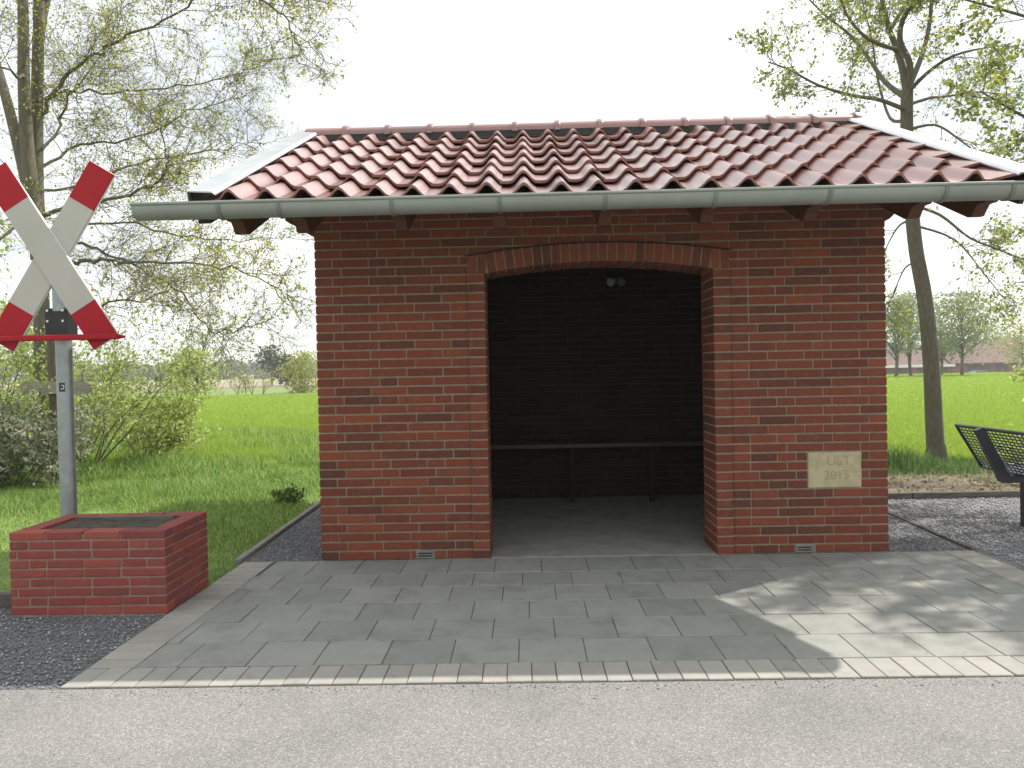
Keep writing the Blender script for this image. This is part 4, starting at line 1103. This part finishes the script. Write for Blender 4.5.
# ------------------------------------------------------------------ distance: trees, bushes, farm buildings, woods
def far_tree(name, u, v_base, v_top, Y, wpx, label, leafm, seed, trunk_frac=0.3, n=2600, size=None, bark='bark_far', cat='tree', group=None, dens=1.0, z0=0.0):
    b = at(u, v_base, Y); b.z = float(ground_z(b.x, b.y))+z0
    top = at(u, v_top, Y).z; h = top-b.z; w = wpx*(Y-CAM[1])/FPX/2
    T = Plant(seed); root = empty(name, b, label, cat, group)
    tr_ = [b+Vector((0, 0, -0.1)), b+Vector((T.r.gauss(0, .02)*h, 0, h*0.35)), b+Vector((T.r.gauss(0, .03)*h, 0, h*0.62)), b+Vector((T.r.gauss(0, .04)*h, 0, h*0.86))]
    tr_ = curve(tr_); T.limb(tr_, h*0.022, h*0.006, 7)
    clumps = []
    for k in range(26):
        t = trunk_frac+(0.98-trunk_frac)*T.r.random(); a = T.r.uniform(0, 6.28)
        env = math.sin(math.pi*min(1, max(0.05, (t-trunk_frac)/(1-trunk_frac)*0.86+0.12)))**0.7
        rr = w*env*math.sqrt(T.r.random())
        c = b+Vector((math.cos(a)*rr, math.sin(a)*rr, h*t)); clumps.append(c)
        st_ = b+Vector((0, 0, h*max(0.2, t-0.22))); mid = st_.lerp(c, 0.5)+Vector((0, 0, h*0.03))
        T.limb([st_, mid, c], h*0.008, h*0.002, 4)
    cs = w*0.30
    for k in range(n):
        c = clumps[T.r.randrange(len(clumps))]
        T.leaf.append((c.x+T.r.gauss(0, cs), c.y+T.r.gauss(0, cs), min(c.z+T.r.gauss(0, cs*0.7), b.z+h*1.03)))
    T.finish(root, 'trunk', 'crown', M[bark], M[leafm], size or h*0.035)
    return root
GT = 'trees along the far side of the field'
far_tree('field_tree', 205, 396, 320, 48, 62, 'bare-looking tall tree behind the bush on the far left of the field', 'leaf_far', 101, 0.25, 900, 0.20)
far_tree('field_bush', 197, 397, 352, 46, 46, 'round green bush left of the far saplings', 'leaf_shrub', 102, 0.02, 2600, 0.22, cat='bush')
far_tree('pine_tree', 272, 388, 348, 88, 30, 'dark pine standing alone on the horizon left of the shelter', 'leaf_pine', 103, 0.45, 800, 0.36)
far_tree('field_bush', 304, 392, 354, 52, 38, 'yellow-green bush at the field edge beside the shelter wall', 'leaf_yellow', 104, 0.03, 2000, 0.20, cat='bush')
far_tree('field_bush', 288, 388, 358, 92, 30, 'dark rounded tree on the horizon behind the yellow-green bush', 'leaf_wood', 105, 0.1, 1100, 0.42, cat='bush')
SAP = ('leftmost bare sapling of the row at the far field edge', 'second bare sapling from the left at the far field edge', 'third bare sapling from the left at the far field edge', 'rightmost bare sapling of the row at the far field edge')
for k, (u, vb, vt) in enumerate(((238, 398, 376), (246, 398, 380), (252, 398, 374), (263, 398, 378))):
    T = Plant(110+k); b = at(u, vb, 47); b.z = 0; h = at(u, vt, 47).z-b.z+0.5
    root = empty('sapling', b, SAP[k], 'sapling', 'saplings at the far field edge')
    for j in range(5):
        pts = T.path(b, (T.r.gauss(0, .25), T.r.gauss(0, .2), 1), h*T.r.uniform(.7, 1.1), 5, .08); T.limb(pts, 0.016, 0.006, 4); T.along(pts, 5, h*.35, .007, 0, 0, leafn=9, lsp=0.12)
    T.finish(root, 'stems', 'foliage', M['bark_far'], M['leaf_yellow'], 0.10)
far_tree('field_tree', 896, 377, 292, 62, 42, 'hazy tree just right of the shelter wall across the field', 'leaf_far', 121, 0.28, 2200, 0.24, group=None)
far_tree('field_tree', 911, 377, 296, 64, 34, 'hazy tree left of the oak trunk across the field', 'leaf_far', 122, 0.30, 1900, 0.24)
far_tree('field_tree', 962, 376, 296, 62, 66, 'broad tree in front of the red barn across the field', 'leaf_far', 123, 0.34, 4200, 0.24)
far_tree('field_tree', 941, 376, 305, 66, 36, 'tree behind the oak trunk across the field', 'leaf_far', 124, 0.30, 1400, 0.24)
far_tree('field_tree', 1022, 372, 318, 80, 52, 'yellowish tree before the barn roof at the right edge', 'leaf_yellow', 125, 0.2, 1300, 0.30)

BYB = 108.0
def bx(u): return at(u, 365, BYB).x
def bz(u, v): return at(u, v, BYB).z
gz = -1.4
MR = {}
M['barn_wall'] = surface('barn_wall', [(0.3, (0.23, 0.085, 0.07)), (0.7, (0.30, 0.115, 0.095))], 0.5, 0.9)
M['barn_roof'] = surface('barn_roof', [(0.3, (0.11, 0.052, 0.050)), (0.7, (0.145, 0.068, 0.064))], 0.4, 0.85, stretch=(0.4, 0.4, 4))
M['barn_dark'] = surface('barn_door', [(0.3, (0.10, 0.06, 0.055)), (0.7, (0.14, 0.085, 0.075))], 0.6, 0.8)
M['paint_white'] = surface('white_paint', [(0.3, (0.72, 0.72, 0.70)), (0.7, (0.8, 0.8, 0.78))], 0.6, 0.6)
M['glass'] = surface('window_glass', [(0.3, (0.10, 0.12, 0.14)), (0.7, (0.16, 0.18, 0.2))], 0.6, 0.1)
def barn(name, u0, u1, ev, rv, depth, label, um):
    x0, x1 = bx(u0), bx(u1); ze = bz(um, ev); zr_ = bz(um, rv)
    root = empty(name, ((x0+x1)/2, BYB, gz), label, 'barn')
    w = MB(); poly = [(BYB, gz-0.2), (BYB+depth, gz-0.2), (BYB+depth, ze), (BYB+depth/2, zr_-0.25), (BYB, ze)]
    w.prism(poly, lambda p, t: (t, p[0], p[1]), x0, x1); w.build('wall', M['barn_wall'], root)
    rf = MB()
    for s in (0, 1):
        ya, yb = (BYB-0.5, BYB+depth/2) if s == 0 else (BYB+depth+0.5, BYB+depth/2)
        rf.prism([(ya, ze-0.12), (yb, zr_), (yb, zr_-0.22), (ya, ze-0.34)], lambda p, t: (t, p[0], p[1]), x0-0.4, x1+0.4)
    ro = rf.build('roof', M['barn_roof'], root)
    return root, x0, x1, ze
br, x0, x1, ze = barn('red_barn', 952, 1090, 361.5, 337, 13, 'long red brick barn with a tall red roof across the field', 1000)
for (ua, ub) in ((968, 990), (996, 1008)):
    MB().box(bx(ua), bx(ub), BYB-0.08, BYB+0.05, gz, ze-0.45).build('door', M['barn_dark'], br)
for uc in (1021, 1040):
    wi = MB().box(bx(uc)-0.5, bx(uc)+0.5, BYB-0.1, BYB+0.05, gz+1.0, gz+2.0).build('window', M['paint_white'], br)
    MB().box(bx(uc)-0.38, bx(uc)+0.38, BYB-0.13, BYB+0.0, gz+1.12, gz+1.88).build('pane', M['glass'], wi)
br2, x0, x1, ze = barn('low_shed', 868, 951.4, 364.5, 350, 9, 'low red shed with a white eave board left of the tall barn', 910)
MB().box(x0-0.3, x1+0.2, BYB-0.62, BYB-0.505, ze-0.42, ze-0.05).build('eave_board', M['paint_white'], br2)
for ua in (888, 905, 925, 940):
    MB().box(bx(ua)-1.0, bx(ua)+1.0, BYB-0.06, BYB+0.05, gz, ze-0.5).build('door', M['barn_dark'], br2)
# small blue car parked before the barn
M['car_blue'] = surface('car_blue', [(0.3, (0.05, 0.11, 0.20)), (0.7, (0.06, 0.13, 0.23))], 1, 0.3)
M['tyre'] = surface('tyre', [(0.3, (0.02, 0.02, 0.02)), (0.7, (0.03, 0.03, 0.03))], 5, 0.8)
cy_ = 96.0; cxx = at(978, 372, cy_).x; zc = float(ground_z(cxx, cy_))
car = empty('parked_car', (cxx, cy_, zc), 'small blue parked car in front of the red barn', 'car')
poly = [(-2.0, 0.28), (-2.02, 0.75), (-1.75, 0.92), (-1.05, 0.98), (-0.55, 1.42), (0.85, 1.45), (1.55, 1.0), (1.98, 0.9), (2.02, 0.3)]
MB().prism(poly, lambda p, t: (cxx+p[0], t, zc+p[1]), cy_-0.82, cy_+0.82).build('body', M['car_blue'], car)
for pg in ([(-0.92, 1.0), (-0.5, 1.36), (0.1, 1.38), (0.1, 1.0)], [(0.18, 1.0), (0.18, 1.38), (0.8, 1.39), (1.35, 1.02)]):
    MB().prism(pg, lambda p, t: (cxx+p[0], t, zc+p[1]), cy_-0.84, cy_-0.80).build('window', M['glass'], car)
for wx_ in (-1.25, 1.25):
    for wy in (-0.8, 0.65):
        MB().tube([(cxx+wx_, cy_+wy, zc+0.31), (cxx+wx_, cy_+wy+0.18, zc+0.31)], 0.31, 14).build('wheel', M['tyre'], car)

# the far wood reads as one mass
def woods(name, x0, x1, y, h, n, label, seed, zb=0.0):
    nr = np.random.default_rng(seed)
    cx = nr.uniform(x0, x1, 90); ch = h*nr.uniform(0.65, 1.0, 90); cyy = y+nr.uniform(0, 25, 90)
    i = nr.integers(0, 90, n); P = np.stack([cx[i]+nr.normal(0, 3.0, n), cyy[i]+nr.normal(0, 3, n), np.clip(zb+ch[i]*(1-np.abs(nr.normal(0, 0.36, n))), zb, None)], 1)
    o = link(name, fast_mesh(name, *leaf_geo(P, nr, 2.0, 0.4, 0.9), M['leaf_wood'])); tag(o, label, 'wood', kind='stuff')
woods('far_wood', -190, -62, 300, 6.5, 9000, 'hazy line of woodland on the horizon left of the shelter', 5)
woods('far_wood', 60, 260, 230, 9, 9000, 'hazy line of woodland behind the barn', 6, -1.4)
woods('far_wood', -420, -185, 300, 9, 9000, 'woodland on the horizon behind the left shrubs', 7)

# ------------------------------------------------------------------ grasses: countless blades
def blades(name, x, y, h, w, mat, label, z=-0.03, lean=0.35, cat='grass'):
    n = len(x); a = nrng.uniform(0, 6.28, n); la = nrng.uniform(0, 6.28, n); ll = h*nrng.uniform(0, lean*1.4, n)
    dx, dy = np.cos(a)*w/2, np.sin(a)*w/2; zz = z+ground_z(x, y)
    lx, ly = np.cos(la)*ll, np.sin(la)*ll
    V = np.stack([np.stack([x-dx, y-dy, zz], 1), np.stack([x+dx, y+dy, zz], 1),
                  np.stack([x+lx*.45+dx*.7, y+ly*.45+dy*.7, zz+h*.62], 1), np.stack([x+lx*.45-dx*.7, y+ly*.45-dy*.7, zz+h*.62], 1),
                  np.stack([x+lx, y+ly, zz+h], 1)], 1).reshape(-1, 3)
    i = 5*np.arange(n)[:, None]
    F = np.concatenate([i+np.array([[0, 1, 2]]), i+np.array([[0, 2, 3]]), i+np.array([[3, 2, 4]])])
    o = link(name, fast_mesh(name, V, F, mat)); return tag(o, label, cat, kind='stuff')
def patchy(n, x0, x1, y0, y1, h0, h1, power=1.0):
    x = nrng.uniform(x0, x1, n); y = y0+(y1-y0)*nrng.uniform(0, 1, n)**power
    k = 0.5+0.28*np.sin(x*2.1+y*1.3)+0.22*np.sin(x*0.9-y*2.4+1.0)+0.2*np.sin(x*5.1+y*4.3)
    return x, y, (h0+(h1-h0)*np.clip(k, 0, 1))*nrng.uniform(0.5, 1.15, n)
# verge at the left of the shelter
x, y, h = patchy(95000, -8.5, -2.5, -0.86, 6.0, 0.03, 0.17, 0.9)
keep = ~((x > PX0-0.02) & (x < PX1+0.02) & (y > PY0) & (y < PY1+0.02)) & (x < np.where(y < 0, -2.49, -2.56-0.026*y))
x, y, h = x[keep], y[keep], h[keep]; h *= 0.32+0.68*sstep(1.0, 4.2, y+0.5*np.clip(-3.2-x, 0, 4))
blades('grass', x, y, h, 0.0075, M['grass'], 'rough green and straw coloured verge grass left of the shelter', lean=0.85)
x, y, h = patchy(52000, -9.5, 3.0, 4.4, 12.5, 0.06, 0.30, 1.5)
blades('grass', x, y, h, 0.011, M['grass'], 'taller rough grass along the near edge of the field', lean=0.6)
x, y, h = patchy(11000, 2.2, 7.5, 3.6, 5.2, 0.05, 0.24)
h = 0.62*h*(1+1.3*np.exp(-((x-4.0)**2+(y-4.3)**2)/0.18))
blades('grass', x, y, h, 0.010, M['grass_lush'], 'lush dark green grass round the foot of the oak', lean=0.6)
x, y, h = patchy(1500, 2.0, 7.5, 2.2, 3.6, 0.02, 0.09)
blades('grass', x, y, h, 0.006, M['grass'], 'sparse dry grass on the bare soil strip behind the gravel', z=0.0)
# young wheat
xs, ys, hs, ws_ = [], [], [], []
for (ya, yb, n, hh, w) in ((6.5, 10, 100000, 0.13, 0.010), (10, 18, 110000, 0.14, 0.016), (18, 30, 80000, 0.15, 0.028), (30, 44, 50000, 0.16, 0.05), (44, 75, 30000, 0.18, 0.08)):
    y = nrng.uniform(ya, yb, n)
    side = nrng.random(n) < 0.55
    d = y-CAM[1]
    n2 = n//2; wide = np.arange(n) >= n2
    ul = np.where(wide, nrng.uniform(-260, 440, n), nrng.uniform(60, 335, n)); ur = np.where(wide, nrng.uniform(640, 1450, n), nrng.uniform(870, 1045, n)); u = np.where(side, ul, ur)
    if yb > 50: u = ur
    if ya < 10:
        u = np.where(side, np.where(wide, nrng.uniform(-260, 480, n), nrng.uniform(20, 335, n)), ur); y = np.where(side, y, nrng.uniform(4.9, 10, n)); d = y-CAM[1]
    x = CAM[0] + (u-527)/FPX*d
    x = np.round(x/0.13)*0.13 + nrng.normal(0, 0.03, n) if ya < 12 else x
    xs.append(x); ys.append(y); hs.append(hh*nrng.uniform(0.6, 1.1, n)); ws_.append(np.full(n, w))
blades('wheat', np.concatenate(xs), np.concatenate(ys), np.concatenate(hs), np.concatenate(ws_), M['wheat'], 'bright green young wheat covering the field', z=-0.02, cat='crop', lean=0.8)
# low weeds at the kerb and fallen twigs
T = Plant(201); root = empty('weed_clump', (-2.95, 2.6, 0), 'small dark weed clump beside the kerb left of the shelter', 'weed')
for k in range(45):
    pts = T.path((-2.95+T.r.gauss(0, .06), 2.6+T.r.gauss(0, .06), -0.03), (T.r.gauss(0, .6), T.r.gauss(0, .6), 1), 0.15, 3, .1, -.05); T.limb(pts, .003, .002, 3)
    for q in pts[1:]:
        for j in range(3): T.leaf.append((q.x+T.r.gauss(0, .02), q.y+T.r.gauss(0, .02), q.z+T.r.gauss(0, .015)))
T.finish(root, 'stems', 'foliage', M['leaf_dark'], M['leaf_dark'], 0.035)
n = 2600; P = np.stack([nrng.uniform(2.0, 7.0, n), nrng.uniform(2.15, 3.9, n), nrng.uniform(0.0, 0.012, n)], 1)
M['dead_leaf'] = leaf_mat('dead_leaf', [(0, (0.12, 0.09, 0.06)), (0.5, (0.22, 0.17, 0.115)), (1, (0.34, 0.28, 0.20))], 0.2)
o = link('dead_leaves', fast_mesh('dead_leaves', *leaf_geo(P, nrng, 0.034, 0.4, 0.6), M['dead_leaf'])); tag(o, 'scattered dry brown leaves on the bare soil strip', 'leaf litter', kind='stuff')

# bits of bark and withered leaf blown onto path and paving
n = 70; P = np.stack([nrng.uniform(-3.5, 2.6, n), nrng.uniform(-3.4, -0.1, n), nrng.uniform(0.003, 0.006, n)], 1)
V_, F_ = leaf_geo(P, nrng, 0.016, 0.6, 0.5); V_[:, 2] = 0.003+np.clip((V_[:, 2]-0.003)*0.25, 0, 0.004)
o = link('leaf_litter', fast_mesh('leaf_litter', V_, F_, M['dead_leaf'])); tag(o, 'tiny withered leaf scraps scattered over the paving and path', 'leaf litter', kind='stuff')

# grit washed against the edge of the path
o = stones('path_grit', 700, -4.5, 2.6, -2.22, -2.125, -0.004, 0.002, 0.005, 'fine grit along the joint between path and edging blocks')

# ------------------------------------------------------------------ the air between
hm = bpy.data.materials.new('haze'); hm.use_nodes = True; t = hm.node_tree; t.nodes.clear()
ho = t.nodes.new('ShaderNodeOutputMaterial'); hv = t.nodes.new('ShaderNodeVolumePrincipled')
hv.inputs['Color'].default_value = (0.93, 0.95, 0.97, 1); hv.inputs['Density'].default_value = 0.0009; hv.inputs['Anisotropy'].default_value = 0.3
t.links.new(hv.outputs[0], ho.inputs['Volume'])
hz = MB().box(-460, 300, -70, 360, -3.0, 14.0).build('haze', hm); tag(hz, 'thin pale haze in the air over the fields', 'haze', kind='stuff')
